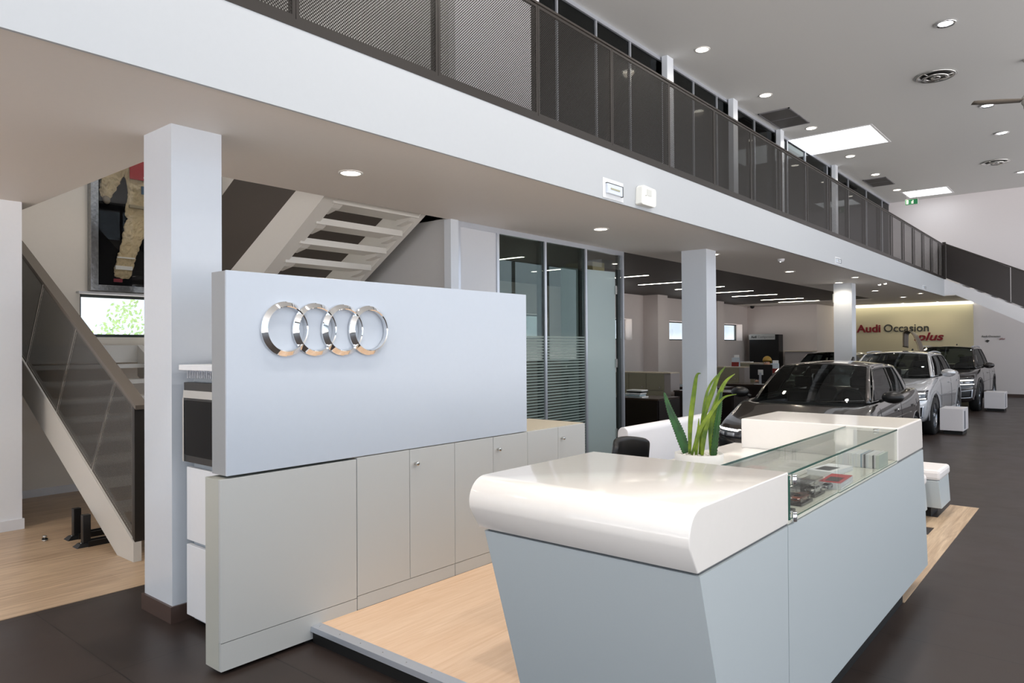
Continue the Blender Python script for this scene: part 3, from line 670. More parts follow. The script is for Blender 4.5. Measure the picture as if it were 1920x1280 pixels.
# ================================================================== CARS
def bilin(c, u, v): return c[0]*(1-u)*(1-v)+c[1]*u*(1-v)+c[2]*u*v+c[3]*(1-u)*v
def make_car(nm, label, paint, L, Wd, H, wheel_r=.33, suv=False, cladding=None, detail=True, rails=False, group=None):
    """front at y=0 facing -y; x lateral; z up; built at the origin"""
    root = thing(nm, label, 'car', (0, 0, 0), group)
    hw = Wd/2; zb = .22 if suv else .17
    hoodf, cowl = (.86, 1.06) if suv else (.72, .96)
    belt0, belt1 = (1.04, 1.10) if suv else (.935, 1.01)
    yc = 1.18 if suv else 1.05            # cowl
    yr = L-.42                            # rear of the cabin at belt
    st = []                               # y, half width, shoulder z, centre z, bottom z, tub
    def S_(y, w, zs, zc, b=zb, tub=0): st.append((y, w, zs, zc, b, tub))
    S_(0.0, hw*.62, hoodf-.16, hoodf-.13, zb+.06); S_(.03, hw*.74, hoodf-.11, hoodf-.06, zb+.02); S_(.14, hw*.88, hoodf-.05, hoodf+.01); S_(.35, hw*.955, hoodf+.02, hoodf+.09)
    S_(.70, hw*.985, hoodf+.10, cowl-.07); S_(yc-.06, hw*.99, belt0-.01, cowl); S_(yc+.06, hw*.992, belt0, belt0, zb, 1)
    for i in range(1, 5): t = i/5; S_(yc+.06+(yr-yc-.06)*t, hw*(1-.01*abs(t-.4)), belt0+(belt1-belt0)*t, belt0+(belt1-belt0)*t, zb, 1)
    S_(yr, hw*.97, belt1, belt1, zb, 1); S_(L-.30, hw*.94, belt1, belt1+.01); S_(L-.10, hw*.88, belt1-.03, belt1-.02); S_(L-.02, hw*.78, belt1-.16, belt1-.13, zb+.05); S_(L, hw*.66, .80, .80, zb+.12)
    m = MB(); rings = []
    for y, w, zs, zc, b, tub in st:
        P = [(0, b), (w*.80, b), (w*.955, b+.06), (w*.985, .40), (w, .58), (w*.992, zs-.15), (w*.962, zs-.05), (w*.915, zs)]
        P += [(w*.86, zs-.01), (w*.84, zs-.30), (0, zs-.34)] if tub else [(w*.80, zs+(zc-zs)*.42), (w*.48, zs+(zc-zs)*.82), (0, zc)]
        full = P+[(-x, z) for x, z in P[-2:0:-1]]
        rings.append([m.bm.verts.new((x, y, z)) for x, z in full])
    n = len(rings[0])
    for i in range(len(rings)-1):
        for j in range(n):
            f = m.bm.faces.new((rings[i][j], rings[i][(j+1) % n], rings[i+1][(j+1) % n], rings[i+1][j])); f.smooth = True
            if st[i][5] and st[i+1][5] and 8 <= j <= 11: f.material_index = 1
    for r in (rings[0], rings[-1][::-1]):
        c = sum((v.co for v in r), Vector())/n; cv = m.bm.verts.new(c)
        for j in range(n): f = m.bm.faces.new((r[j], r[(j+1) % n], cv)); f.smooth = True
    bmesh.ops.recalc_face_normals(m.bm, faces=m.bm.faces)
    inter = mat('car_interior', '15151a', .6)
    bo = m.build('body', [paint, inter], root, fix=False, subsurf=2 if detail else 1)
    # wheel arches cut by boolean, then baked
    wy = (.80 if not suv else .83, L-.78)
    cut = MB()
    for y in wy:
        for s in (-1, 1): cut.cyl((s*hw*.72-(0 if s > 0 else hw*.5), y, wheel_r), wheel_r+.055, hw*.5, 'x', 40)
    cm = bpy.data.meshes.new('c'); cut.bm.normal_update(); bmesh.ops.recalc_face_normals(cut.bm, faces=cut.bm.faces); cut.bm.to_mesh(cm); cut.bm.free(); cm.materials.append(inter); co = bpy.data.objects.new('cutter', cm); COL.objects.link(co)
    bl = bo.modifiers.new('b', 'BOOLEAN'); bl.operation = 'DIFFERENCE'; bl.object = co; bl.solver = 'EXACT'
    dg = bpy.context.evaluated_depsgraph_get(); dg.update(); nm_ = bpy.data.meshes.new_from_object(bo.evaluated_get(dg))
    bo.modifiers.clear(); bo.data = nm_; bpy.data.objects.remove(co, do_unlink=True)
    bmt = bmesh.new(); bmt.from_mesh(nm_); bvh = BVHTree.FromBMesh(bmt); bmt.free()
    glassm = glass('car_glass', (.40, .45, .44), .06)
    sideglass = glass('car_side_glass', (.16, .19, .19), .08)
    # greenhouse
    ry0, ry1 = (yc+.72, L-.62) if not suv else (yc+.66, L-.58)
    bw = hw*.90; rw = hw*.66
    wsb = lambda x: Vector((x*bw*.93, yc-.02+.24*x*x, belt0-.005-.0*x*x))
    wst = lambda x: Vector((x*rw, ry0+.12*x*x, H-.045-.035*x*x))
    rst = lambda x: Vector((x*rw*.94, ry1-.04*x*x, H-.075-.03*x*x))
    rsb = lambda x: Vector((x*bw*.86, yr+.10-.14*x*x, belt1-.01))
    def patch(a, b, nx, ny_, bulge, x0=-1, x1=1):
        R = []
        for j in range(ny_+1):
            t = j/ny_; R.append([a(x0+(x1-x0)*i/nx)*(1-t)+b(x0+(x1-x0)*i/nx)*t+Vector((0, bulge[0]*4*t*(1-t), bulge[1]*4*t*(1-t)))for i in range(nx+1)])
        return R
    MB().grid(patch(wsb, wst, 20, 8, (-.02, .03), -.93, .93)).build('windscreen', glassm, root, fix=False)
    MB().grid(patch(rst, rsb, 16, 6, (.03, .02), -.9, .9)).build('rear_window', sideglass, root, fix=False)
    rf = MB(); R = []
    for j in range(13):
        t = j/12; R.append([wst(-1+2*i/20)*(1-t)+rst(-1+2*i/20)*t+Vector((0, 0, .05*4*t*(1-t)*(1-.35*(-1+2*i/20)**2))) for i in range(21)])
    rf.grid(R)
    for s in (-1, 1):
        rf.grid(patch(wsb, wst, 1, 8, (-.02, .03), s*.93, s*1.0)); rf.grid(patch(rst, rsb, 1, 6, (.03, .02), s*.9, s*1.0))
    # sides of the cabin
    bs = lambda s, t: (wsb(s)*(1-t)+rsb(s)*t)+Vector((s*bw*.09*4*t*(1-t)*.9, 0, 0))
    def rs(s, t): return wst(s)*(1-t)+rst(s)*t+Vector((s*.012*4*t*(1-t), 0, .05*4*t*(1-t)*.65))
    sc = [0, .035, .12, .2, .28, .36, .42, .455, .53, .6, .68, .75, .80, .87, .94, 1]; tc_ = [0, .05, .2, .4, .6, .8, .90, 1]
    wnd = ((1, 6), (7, 12))
    for s in (-1, 1):
        def SP(a, t): return bs(s, a)*(1-t)+rs(s, a)*t+Vector((s*.018*4*t*(1-t), 0, 0))
        for i in range(len(sc)-1):
            for j in range(len(tc_)-1):
                if any(a <= i < b for a, b in wnd) and 1 <= j < 6: continue
                rf.grid([[SP(sc[i], tc_[j]), SP(sc[i+1], tc_[j])], [SP(sc[i], tc_[j+1]), SP(sc[i+1], tc_[j+1])]])
        for a, b in wnd:
            MB().grid([[SP(sc[i], tc_[j]) for i in range(a, b+1)] for j in range(1, 7)]).build('side_window', sideglass, root, fix=False)
            if detail:      # dark gasket along each window
                q = [SP(sc[a], tc_[1])+Vector((s*.004, 0, 0))]+[SP(sc[i], tc_[1])+Vector((s*.004, 0, 0)) for i in range(a+1, b+1)]+[SP(sc[b], tc_[j])+Vector((s*.004, 0, 0)) for j in range(2, 7)]+[SP(sc[i], tc_[6])+Vector((s*.004, 0, 0)) for i in range(b-1, a-1, -1)]
                MB().tube(q, .009, 6, closed=True).build('window_seal', blackm, root, fix=False)
    rf.build('roof', paint, root, solid=.004)
    if not detail: pass
    def cast(p, d):
        h = bvh.ray_cast(Vector(p), Vector(d)); return (h[0], h[1]) if h[0] else (None, None)
    def front(name, cs, m_, par=root, nx=10, nz=5, off=.006, side=None):
        """patch laid on the nose: cs = four (x,z) corners, projected along +y (or along x for side=+-1 with (y,z) corners)"""
        C4 = [Vector((c[0], 0, c[1])) for c in cs]; rows = []
        for j in range(nz+1):
            row = []
            for i in range(nx+1):
                p = bilin(C4, i/nx, j/nz)
                if side: h, nn = cast((side*3, p.x, p.z), (-side, 0, 0))
                else: h, nn = cast((p.x, -2, p.z), (0, 1, 0))
                if h is None: h = Vector((side*hw, p.x, p.z)) if side else Vector((p.x, .4, p.z)); nn = Vector((side or 0, 0 if side else -1, 0))
                row.append(h+nn.normalized()*off if nn.dot(Vector((side or 0, 0 if side else -1, 0))) > 0 else h-nn.normalized()*off)
            rows.append(row)
        return MB().grid(rows).build(name, m_, par, fix=False, solid=.004)
    hz = hoodf-.12
    headm = mat('headlight_glass', 'b8bcc4', .08, metal=.5, coat=1); led = emis('daytime_light', (1, .97, .9), 5)
    for s in (-1, 1):
        e = .03 if suv else 0
        h = front('headlight', [(s*hw*.46, hz-.065-e), (s*hw*.92, hz-.05-e), (s*hw*.92, hz+.06+e), (s*hw*.44, hz+.035+e)], mat('headlight_dark', '33363c', .12, coat=1), root, 12, 4)
        front('light_strip', [(s*hw*.52, hz+.012), (s*hw*.885, hz+.03), (s*hw*.885, hz+.047), (s*hw*.50, hz+.028)], led, h, 10, 1, .014)
        front('lens', [(s*hw*.56, hz-.045), (s*hw*.68, hz-.042), (s*hw*.68, hz-.002), (s*hw*.56, hz-.005)], headm, h, 4, 2, .014)
        front('lens', [(s*hw*.72, hz-.04), (s*hw*.83, hz-.035), (s*hw*.83, hz+.01), (s*hw*.72, hz+.0)], headm, h, 4, 2, .014)
        iv = front('air_intake', [(s*hw*.52, .34), (s*hw*.84, .36), (s*hw*.86, .55), (s*hw*.56, .50)], blackm, root, 8, 4)
        front('intake_trim', [(s*hw*.54, .335), (s*hw*.86, .355), (s*hw*.86, .375), (s*hw*.54, .352)], alu, iv, 8, 1, .012)
        if suv:
            front('intake_trim', [(s*hw*.84, .355), (s*hw*.865, .355), (s*hw*.885, .56), (s*hw*.86, .56)], alu, iv, 1, 8, .012); front('intake_trim', [(s*hw*.56, .49), (s*hw*.885, .54), (s*hw*.885, .56), (s*hw*.56, .51)], alu, iv, 8, 1, .012)
            front('light_strip', [(s*hw*.52, hz-.075), (s*hw*.90, hz-.06), (s*hw*.90, hz-.048), (s*hw*.52, hz-.063)], led, h, 10, 1, .014)
    gr = front('grille', [(-hw*.36, .36), (hw*.36, .36), (hw*.42, hz+.02), (-hw*.42, hz+.02)], blackm, root, 10, 8)
    if detail:
        for i in range(7): z = .40+i*(hz-.42)/6.5; front('grille_bar', [(-hw*.37, z), (hw*.37, z), (hw*.37, z+.008), (-hw*.37, z+.008)], alud, gr, 8, 1, .012)
        for i in range(4):
            cx = -.105+.07*i; h, nn = cast((cx, -2, hz-.03), (0, 1, 0))
            if h: MB().tube([(cx+.042*math.cos(a*PI/10), h.y-.018, hz-.03+.042*math.sin(a*PI/10)) for a in range(20)], .005, 6, closed=True).build('emblem_ring', chrome, gr)
        front('number_plate', [(-.26, .40), (.26, .40), (.26, .50), (-.26, .50)], mat('plate_white', 'e6e6e6', .4), root, 6, 2, .02)
        for s in (-1, 1):
            for a in (.08+yc+.10, yc+.06+(yr-yc)*.46, yr-.32): front('door_seam', [(a, .34), (a+.008, .34), (a+.008, belt0-.06), (a, belt0-.06)], blackm, root, 1, 10, .001, s)
            for a in (yc+.06+(yr-yc)*.34, yr-.62): front('door_handle', [(a, belt0-.15), (a+.17, belt0-.15), (a+.17, belt0-.12), (a, belt0-.12)], paint, root, 4, 2, .022, s)
            front('side_crease', [(wy[0]+.45, .70), (wy[1]-.4, .72), (wy[1]-.4, .728), (wy[0]+.45, .708)], paint, root, 16, 1, .006, s)
            if cladding: front('sill_cladding', [(wy[0]+.42, zb+.05), (wy[1]-.42, zb+.05), (wy[1]-.42, .42), (wy[0]+.42, .42)], cladding, root, 14, 3, .01, s)
    # mirrors
    for s in (-1, 1):
        my = yc+.30
        mm = MB().tube([(s*(hw*.93), my, belt0+.02), (s*(hw*.99+.02), my-.02, belt0+.05)], [.022, .018]).build('mirror_arm', blackm, root)
        q = MB(); bmesh.ops.create_uvsphere(q.bm, u_segments=20, v_segments=12, radius=1, matrix=Matrix.Translation((s*(hw+.085), my-.02, belt0+.075))@Matrix.Diagonal((.125, .085, .075, 1)))
        for f in q.bm.faces: f.smooth = True
        q.build('mirror', paint if detail and suv and cladding else blackm, root)
    # wheels
    tire = mat('tyre_rubber', '141414', .75); rim = mat('alloy_rim', '9a9ea4', .25, metal=.9)
    r = wheel_r
    for y in wy:
        for s in (-1, 1):
            xo = s*(hw-.02); xi = s*(hw-.235); dx = xi-xo
            tw = MB().lathe([(r*.66, xo+dx*.06), (r*.93, xo), (r, xo+dx*.14), (r, xo+dx*.86), (r*.93, xi), (r*.66, xi)], (0, y, r), 'x', 36).build('wheel', tire, root)
            rm = MB().lathe([(r*.67, xo+dx*.05), (r*.60, xo+dx*.22), (r*.58, xo+dx*.8)], (0, y, r), 'x', 36)
            for k in range(5):
                a = 2*PI*k/5+.3; da = .17
                pts = [(xo+dx*.10, y+math.cos(a+q)*rr*r, r+math.sin(a+q)*rr*r) for rr, q in ((.14, -da*1.8), (.62, -da*.8), (.62, da*.8), (.14, da*1.8))]
                rm.hexa([Vector(p) for p in pts], [Vector(p)+Vector((dx*.14, 0, 0)) for p in pts])
            rm.cyl((min(xo+dx*.06, xo+dx*.3), y, r), r*.16, abs(dx)*.24, 'x', 20)
            rm.build('rim', rim, tw)
    if cladding:
        for y in wy:
            for s in (-1, 1):
                pts = []
                for k in range(15):
                    a = PI*(-.04+1.08*k/14); pts.append((y+math.cos(a)*(r+.075), r+math.sin(a)*(r+.075), a))
                rows = []
                for (yy, zz, a) in pts:
                    e = Vector((0, math.cos(a), math.sin(a)))
                    row = []
                    for rr in (-.022, .04):
                        h, nn = cast((s*3, yy+e.y*rr, zz+e.z*rr), (-s, 0, 0)); xx = max(abs(h.x), hw*.93) if h and abs(h.x) > hw*.7 else hw*.97
                        row.append(Vector((s*(xx+.008), yy+e.y*rr, zz+e.z*rr)))
                    rows.append(row)
                MB().grid(rows).build('arch_trim', cladding, root, fix=False, solid=.012)
    # interior
    seatm = mat('car_seat', '1b1b1f', .7)
    MB().box(-bw*.86, bw*.86, yc+.16, yc+.46, belt0-.12, belt0-.035, .03).build('dashboard', seatm, root)
    for x, y in ((-.37, yc+1.05), (.37, yc+1.05), (-.37, yc+1.88), (.37, yc+1.88)):
        if y > yr-.1: continue
        sb = MB().box(x-.22, x+.22, y, y+.13, belt0-.30, belt0+.10, .05).build('seat_back', seatm, root)
        MB().box(x-.12, x+.12, y+.03, y+.12, belt0+.13, belt0+.28, .035).build('headrest', seatm, sb)
    if detail:
        c = Vector((.37, yc+.56, belt0-.02)); MB().tube([(c.x+.18*math.cos(a*PI/12), c.y+.07*math.sin(a*PI/12), c.z+.16*math.sin(a*PI/12)) for a in range(24)], .014, 8, closed=True).build('steering_wheel', seatm, root)
        MB().box(-.11, .11, ry0-.10, ry0-.07, H-.17, H-.11, .01).build('rear_view_mirror', blackm, root)
        MB().prism([(ry1-.20, H-.045), (ry1-.05, H-.06), (ry1-.055, H+.02), (ry1-.09, H+.03)], 'x', -.012, .012).build('antenna', blackm, root)
        for s in (-1, 1): MB().tube([(s*.2, yc+.02, belt0+.0), (s*.2+.48, yc+.11, belt0+.03)], .008, 6).build('wiper', blackm, root)
    if rails:
        for s in (-1, 1): MB().tube([rs(s, t)+Vector((-s*.03, 0, .015+.02*(0 < t < 1))) for t in (0.02, .08, .3, .5, .7, .92, .98)], .013, 8).build('roof_rail', alu, root)
    return root
def carpaint(name, c, metal=.5, rough=.22): return mat(name, c, rough, metal=metal, coat=1)
pg, ps, pb, pk = carpaint('car_grey', '433f3c'), carpaint('car_silver', 'c3c5c9', .55, .25), carpaint('car_black_brown', '1d1717', .2), carpaint('car_black', '0d0d10', .2)
car1 = make_car('car', 'dark grey hatchback nearest the counter, partly behind the white counter top', pg, 4.03, 1.74, 1.44, .32)
car1.location = (-2.98, 8.28, 0)
car2 = make_car('car', 'silver compact crossover parked behind the dark grey hatchback', ps, 4.19, 1.79, 1.53, .345, True, mat('cladding_grey', '8b8d92', .4), rails=True)
car2.location = (-3.32, 14.15, 0)
car3 = make_car('car', 'black crossover parked farthest back beside the grey wall', pb, 4.40, 1.84, 1.63, .36, True, mat('cladding_black', '151314', .4), rails=True)
car3.location = (-3.35, 20.1, 0)
car4 = make_car('car', 'black car mostly hidden left of the far lit column, only its roof showing', pk, 4.3, 1.8, 1.50, .33)
car4.location = (-5.55, 17.6, 0)
# price sheets lying inside windscreens
def sheet(x, y, z, w, h, lab, rz=0):
    m = MB(); m.hexa([(-w/2, 0, 0), (w/2, 0, 0), (w/2, .003, 0), (-w/2, .003, 0)], [(-w/2, h*.45, h), (w/2, h*.45, h), (w/2, h*.45+.003, h), (-w/2, h*.45+.003, h)])
    o = tag(m.build('price_sheet', mat('paper', 'f2f2f0', .6), origin=(0, 0, 0)), lab, 'paper', 'price sheets behind windscreens'); o.location = (x, y, z); return o
sheet(-3.38, 15.72, 1.02, .20, .16, 'white price sheet behind the windscreen of the silver crossover')
sheet(-3.72, 21.7, 1.10, .24, .18, 'white price sheet behind the windscreen of the farthest black crossover')

# floor display boxes in front of the wheels
def plinthbox(x0, y0, w, lab, text=False):
    t = thing('display_box', lab, 'display box', (x0+w/2, y0+.3, 0), 'white display boxes by the cars')
    MB().box(x0+.05, x0+w-.02, y0+.05, y0+.55, 0, .07).build('plinth', darkm, t)
    MB().box(x0, x0+w, y0, y0+.60, .07, .475, .006).build('box', mat('box_white', 'dcd9dc', .3), t)
    MB().box(x0+w-.001, x0+w+.002, y0+.12, y0+.26, .10, .43).build('side_label', mat('label_grey', '6b6f78', .4), t)
plinthbox(-2.415, 15.15, .37, 'white box on a dark foot beside the silver crossover')
plinthbox(-2.385, 20.95, .42, 'white box on a dark foot beside the farthest black crossover')
# ================================================================== BENCHES BEYOND THE COUNTER
def bench(x1, y0, y1, zt, lab, tray=False):
    t = thing('bench', lab, 'bench', (x1-.6, (y0+y1)/2, 0), 'white cushioned benches')
    MB().box(x1-1.1, x1-.10, y0+.08, y1-.10, 0, .10).build('plinth', darkm, t)
    MB().hexa([(x1-1.2, y0+.03, .10), (x1, y0+.03, .10), (x1+.0, y1-.03, .10), (x1-1.2, y1-.03, .10)], [(x1-1.2, y0, zt-.10), (x1-.02, y0, zt-.10), (x1-.02, y1, zt-.10), (x1-1.2, y1, zt-.10)]).build('base', grey_m, t, bevel=.004)
    MB().box(x1-1.2, x1-.005, y0, y1, zt-.098, zt, .028).build('cushion', mat('cushion_white', 'efeae8', .45), t)
    if tray: tag(MB().box(x1-.42, x1-.10, y0+.25, y1-.12, zt+.001, zt+.02).build('tray', mat('tray_dark', '2b2c22', .3)), 'thin dark framed tray lying on the nearer white bench', 'tray')
    return t
bench(-1.325, 6.95, 7.66, .43, 'nearer white cushioned grey bench, half hidden by the counter end', True)
bench(-1.225, 7.72, 8.25, .46, 'farther white cushioned grey bench standing on the wooden inlay')

# ================================================================== INSIDE THE GLASS CASE
Z0 = .957
def mini(name, lab, c, x, y, s=.0235, base=True):
    r = make_car(name, lab, c, 4.4, 1.85, 1.36, .34, detail=False, group='model cars in the display case')
    r['category'] = 'model car'
    r.scale = (s, s, s); r.location = (x, y-2.2*s, Z0+.012); r.rotation_euler = (0, 0, math.radians(-6)); return r
mo = mini('model_car', 'tiny copper orange model car in a clear box inside the glass case', carpaint('copper', 'b3501f', .5), -1.055, 3.215)
mw = mini('model_car', 'tiny white racing model car in a clear box inside the glass case', carpaint('race_white', 'ece9e2', 0), -1.065, 3.43)
m3 = mini('model_car', 'tiny silver model car lying beside the brochures in the glass case', carpaint('mini_silver', '8d9096', .6), -1.045, 3.575, .017)
MB().box(-1.0, 1.0, -.03, .0, .55, .85).build('number_plate', mat('plate_yellow', 'd9b23a', .4), mw).scale = (.3, 1, .5)
acr = glass('acrylic', (.98, .98, .98), .05)
for x, y, w, l, h, lab, cap in ((-1.055, 3.215, .062, .14, .062, 'clear box with dark foot over the copper orange model car', 1), (-1.065, 3.43, .062, .135, .066, 'clear box with dark foot over the white racing model car', 1), (-1.05, 2.985, .062, .11, .0, 'dark model foot at the near end of the glass case, empty', 0)):
    t = thing('model_box', lab, 'model box', (x, y, Z0), 'clear boxes of the model cars')
    MB().prism([(x-w/2-.006, y-l/2), (x-w/2-.006, y+l/2), (x+w/2+.006, y+l/2+.008), (x+w/2+.006, y-l/2-.008)], 'z', Z0+.0005, Z0+.0115).build('foot', mat('model_foot', '2f2d2c', .25), t, bevel=.002)
    if h:
        q = MB(); a, b, c, d = x-w/2, x+w/2, y-l/2, y+l/2; z0, z1 = Z0+.012, Z0+.012+h
        for f in ((a, b, c, c+.0015), (a, b, d-.0015, d), (a, a+.0015, c, d), (b-.0015, b, c, d)): q.box(*f, z0, z1)
        q.box(a, b, c, d, z1-.0015, z1); q.build('clear_cover', acr, t)
pw_ = mat('paper_white', 'f0f1f3', .5)
def brochure(name, lab, x, y, z, w, l, h, cov, rz, grp):
    o = thing(name, lab, 'brochure', (x, y, z), grp)
    m = MB()
    k = max(2, int(h/.004))
    for i in range(k): m.box(x-w/2+random.uniform(-.002, .002), x+w/2+random.uniform(-.002, .002), y-l/2, y+l/2, z+i*h/k, z+(i+.85)*h/k)
    m.build('pages', pw_, o)
    c = MB(); c.box(x-w/2, x+w/2, y-l/2, y+l/2, z+h, z+h+.0006).build('cover', cov[0], o)
    if len(cov) > 1: MB().box(x-w*.32, x+w*.30, y-l*.36, y+l*.12, z+h+.0007, z+h+.0012).build('cover_photo', cov[1], o)
    o.rotation_euler = (0, 0, rz); return o
red = mat('cover_red', 'c3202c', .3); dk = mat('cover_dark', '2a2a2e', .35); gr_ = mat('cover_grey', '8e8f92', .35)
brochure('brochure_stack', 'stack of white brochures with a red cover near the clear boxes', -1.045, 3.74, Z0+.0005, .10, .26, .032, (red, dk), .05, 'brochures in the display case')
brochure('brochure_stack', 'stack of white brochures with grey cover photo in the middle of the glass case', -1.17, 4.08, Z0+.0005, .13, .28, .026, (pw_, dk), -.12, 'brochures in the display case')
brochure('brochure_stack', 'low dark brochure stack behind the clear model boxes', -1.19, 3.60, Z0+.0005, .11, .30, .012, (gr_, dk), .08, 'brochures in the display case')
brochure('brochure_stack', 'low dark brochure stack behind the copper orange model car', -1.17, 3.26, Z0+.0005, .12, .24, .010, (dk, gr_), -.05, 'brochures in the display case')
# row of booklets standing at the far end
bc = [mat('booklet_%d' % i, c, .4) for i, c in enumerate(('dfe3e6', '9fb4c0', 'e9e9e6', '3a3c40', 'cfd8cc', '8fa7b3', 'e4e1e4', '53575c'))]
for i in range(26):
    x = -1.218+i*.0088
    o = MB().box(x, x+.0086, 4.352+random.uniform(-.004, .004), 4.56, Z0+.0005, Z0+.075+random.uniform(-.003, .003)).build('booklet', bc[random.choice((0, 0, 2, 2, 6, 6, 1, 0, 4, 2, 5, 3))])
    tag(o, 'thin booklet standing in the tight row at the far end of the glass case', 'booklet', 'booklets standing in a row at the end of the glass case')
for i in range(6):
    o = MB().box(-.989-.0, -.9865, 4.37+i*.03, 4.396+i*.03, Z0+.0005, Z0+.07).build('booklet', bc[0]) if False else None

# ================================================================== SMALL THINGS ON THE LEFT FLOOR
def stand(x, y, lab):
    t = thing('black_stand', lab, 'stand', (x, y, 0), 'black metal stands under the stair')
    MB().box(x-.045, x-.015, y, y+.55, .004, .05).box(x+.03, x+.06, y, y+.55, .004, .05).build('base_rail', blackm, t)
    MB().hexa([(x-.06, y-.08, .004), (x+.05, y-.08, .004), (x+.05, y+.09, .004), (x-.06, y+.09, .004)], [(x-.03, y-.05, .035), (x+.04, y-.05, .035), (x+.04, y+.06, .035), (x-.03, y+.06, .035)]).build('foot_plate', blackm, t)
    MB().box(x-.02, x+.035, y-.03, y+.03, .035, .27, .004).build('upright', blackm, t)
    for a in (-.04, .05): MB().cyl((x+.02, y+a, .036), .006, .006, n=8).build('bolt', chrome, t)
stand(-6.93, 2.32, 'black metal stand with short upright under the stair, left one')
stand(-6.60, 2.28, 'black metal stand with short upright under the stair, nearer the stringer foot')
t = thing('door_stop', 'small round metal door stop on the wooden floor by the stair', 'door stop', (-7.06, 2.12, .004))
MB().lathe([(0, 0), (.022, 0), (.022, .006), (.014, .010), (.014, .028), (.018, .032), (.016, .042), (0, .044)], (-7.06, 2.12, .0045), 'z', 20).build('stop', steel, t)
MB().lathe([(.0225, .012), (.024, .016), (.0225, .020)], (-7.06, 2.12, .0045), 'z', 20).build('rubber_ring', blackm, t)

# ================================================================== FRAMED RACING SUIT
FXX = -9.25
fr = thing('framed_suit', 'cream racing suit with red chest in a silver framed black case above the window', 'framed suit', (FXX, 3.95, 2.34))
frm = mat('frame_silver', '9a9c9e', .2, metal=.9, noise=.6, nscale=26, bump=.5)
for q in ((3.22, 3.305, 2.345, 4.40), (4.75, 4.835, 2.345, 4.40), (3.305, 4.75, 2.345, 2.42), (3.305, 4.75, 4.32, 4.40)): MB().box(FXX, FXX+.11, *q, .004).build('frame', frm, fr)
MB().box(FXX+.001, FXX+.012, 3.3, 4.75, 2.42, 4.33).build('backing', mat('backing_black', '050508', .9, spec=.1), fr)
MB().box(FXX+.098, FXX+.102, 3.30, 4.755, 2.415, 4.325).build('glass_front', glass('museum_glass', (.985, .99, .985), .0), fr)
suitm = mat('suit_cloth', 'cdb995', .6, noise=.25, nscale=14, bump=1.0)
def blob(pts, y0=.016, thick=.05, mt=suitm, name='cloth', sub=1, nse=.006):
    """padded cloth shape: outline in (Y,Z), domed towards +X"""
    m = MB(); n = len(pts); cy = sum(p[0] for p in pts)/n; cz = sum(p[1] for p in pts)/n
    rings = []
    for k, (f, h) in enumerate(((1, 0), (1, .35), (.86, .8), (.55, 1), (.25, 1.05))):
        rings.append([m.bm.verts.new((FXX+y0+thick*h*.8+random.uniform(-nse, nse)*(k > 1), cy+(p[0]-cy)*f, cz+(p[1]-cz)*f)) for p in pts])
    for a, b in zip(rings, rings[1:]):
        for i in range(n): f = m.bm.faces.new((a[i], a[(i+1) % n], b[(i+1) % n], b[i])); f.smooth = True
    f = m.bm.faces.new(rings[-1]); f.smooth = True
    o = m.build(name, mt, fr, subsurf=4 if name in ('trouser_leg', 'torso', 'sleeve') else sub)
    if name in ('trouser_leg', 'torso', 'sleeve'):
        for sc_, stg in ((.10, .035), (.035, .012)):
            tx = bpy.data.textures.new('folds', 'CLOUDS'); tx.noise_scale = sc_; tx.noise_depth = 2; tx.noise_type = 'HARD_NOISE' if hasattr(tx, 'noise_type') else tx.noise_type
            d = o.modifiers.new('folds', 'DISPLACE'); d.texture = tx; d.strength = stg; d.mid_level = .5; d.texture_coords = 'GLOBAL'
    return o
def dens(pts, k=3):
    out = []
    for i in range(len(pts)):
        a, b = pts[i], pts[(i+1) % len(pts)]
        for j in range(k): out.append((a[0]+(b[0]-a[0])*j/k, a[1]+(b[1]-a[1])*j/k))
    return out
# positions measured on the wall: shoulder 3.66, cuff 3.37
blob(dens([(3.63, 3.25), (3.60, 3.05), (3.56, 2.86), (3.50, 2.60), (3.50, 2.52), (3.68, 2.50), (3.72, 2.56), (3.78, 2.82), (3.90, 3.14), (3.97, 3.28), (3.80, 3.34)], 2), name='trouser_leg')
blob(dens([(3.97, 3.28), (4.02, 3.14), (4.14, 2.82), (4.18, 2.50), (4.36, 2.52), (4.36, 2.70), (4.33, 3.05), (4.32, 3.25), (4.15, 3.34)], 2), name='trouser_leg')
blob(dens([(3.60, 3.22), (4.33, 3.22), (4.28, 3.55), (4.33, 3.85), (4.28, 4.10), (4.06, 4.16), (3.88, 4.16), (3.66, 4.08), (3.62, 3.85), (3.66, 3.55)], 2), thick=.06, name='torso')
blob(dens([(3.70, 4.06), (3.64, 3.80), (3.58, 3.68), (3.52, 3.54), (3.44, 3.44), (3.36, 3.47), (3.33, 3.56), (3.36, 3.70), (3.45, 3.92), (3.55, 4.05)], 2), name='sleeve')
blob(dens([(4.24, 4.06), (4.30, 3.80), (4.36, 3.68), (4.46, 3.44), (4.62, 3.52), (4.52, 3.90), (4.40, 4.05)], 2), name='sleeve')
blob([(3.37, 3.43), (3.43, 3.385), (3.475, 3.43), (3.46, 3.50), (3.38, 3.51)], .02, .035, mat('cuff', '8b8072', .7), 'cuff')
MB().box(FXX+.066, FXX+.090, 3.665, 4.27, 3.74, 4.02, .008).build('chest_panel', mat('suit_red', 'b3202a', .55), fr)
MB().box(FXX+.076, FXX+.0905, 3.80, 4.02, 3.57, 3.67, .002).build('chest_patch', mat('patch_blue', '1e4a66', .5), fr)
MB().box(FXX+.060, FXX+.086, 3.66, 4.28, 3.385, 3.425, .006).build('belt', mat('belt_cloth', 'a3977f', .6), fr)
MB().box(FXX+.080, FXX+.089, 3.93, 3.99, 3.385, 3.425).build('buckle', mat('buckle', 'e5e2dc', .4), fr)
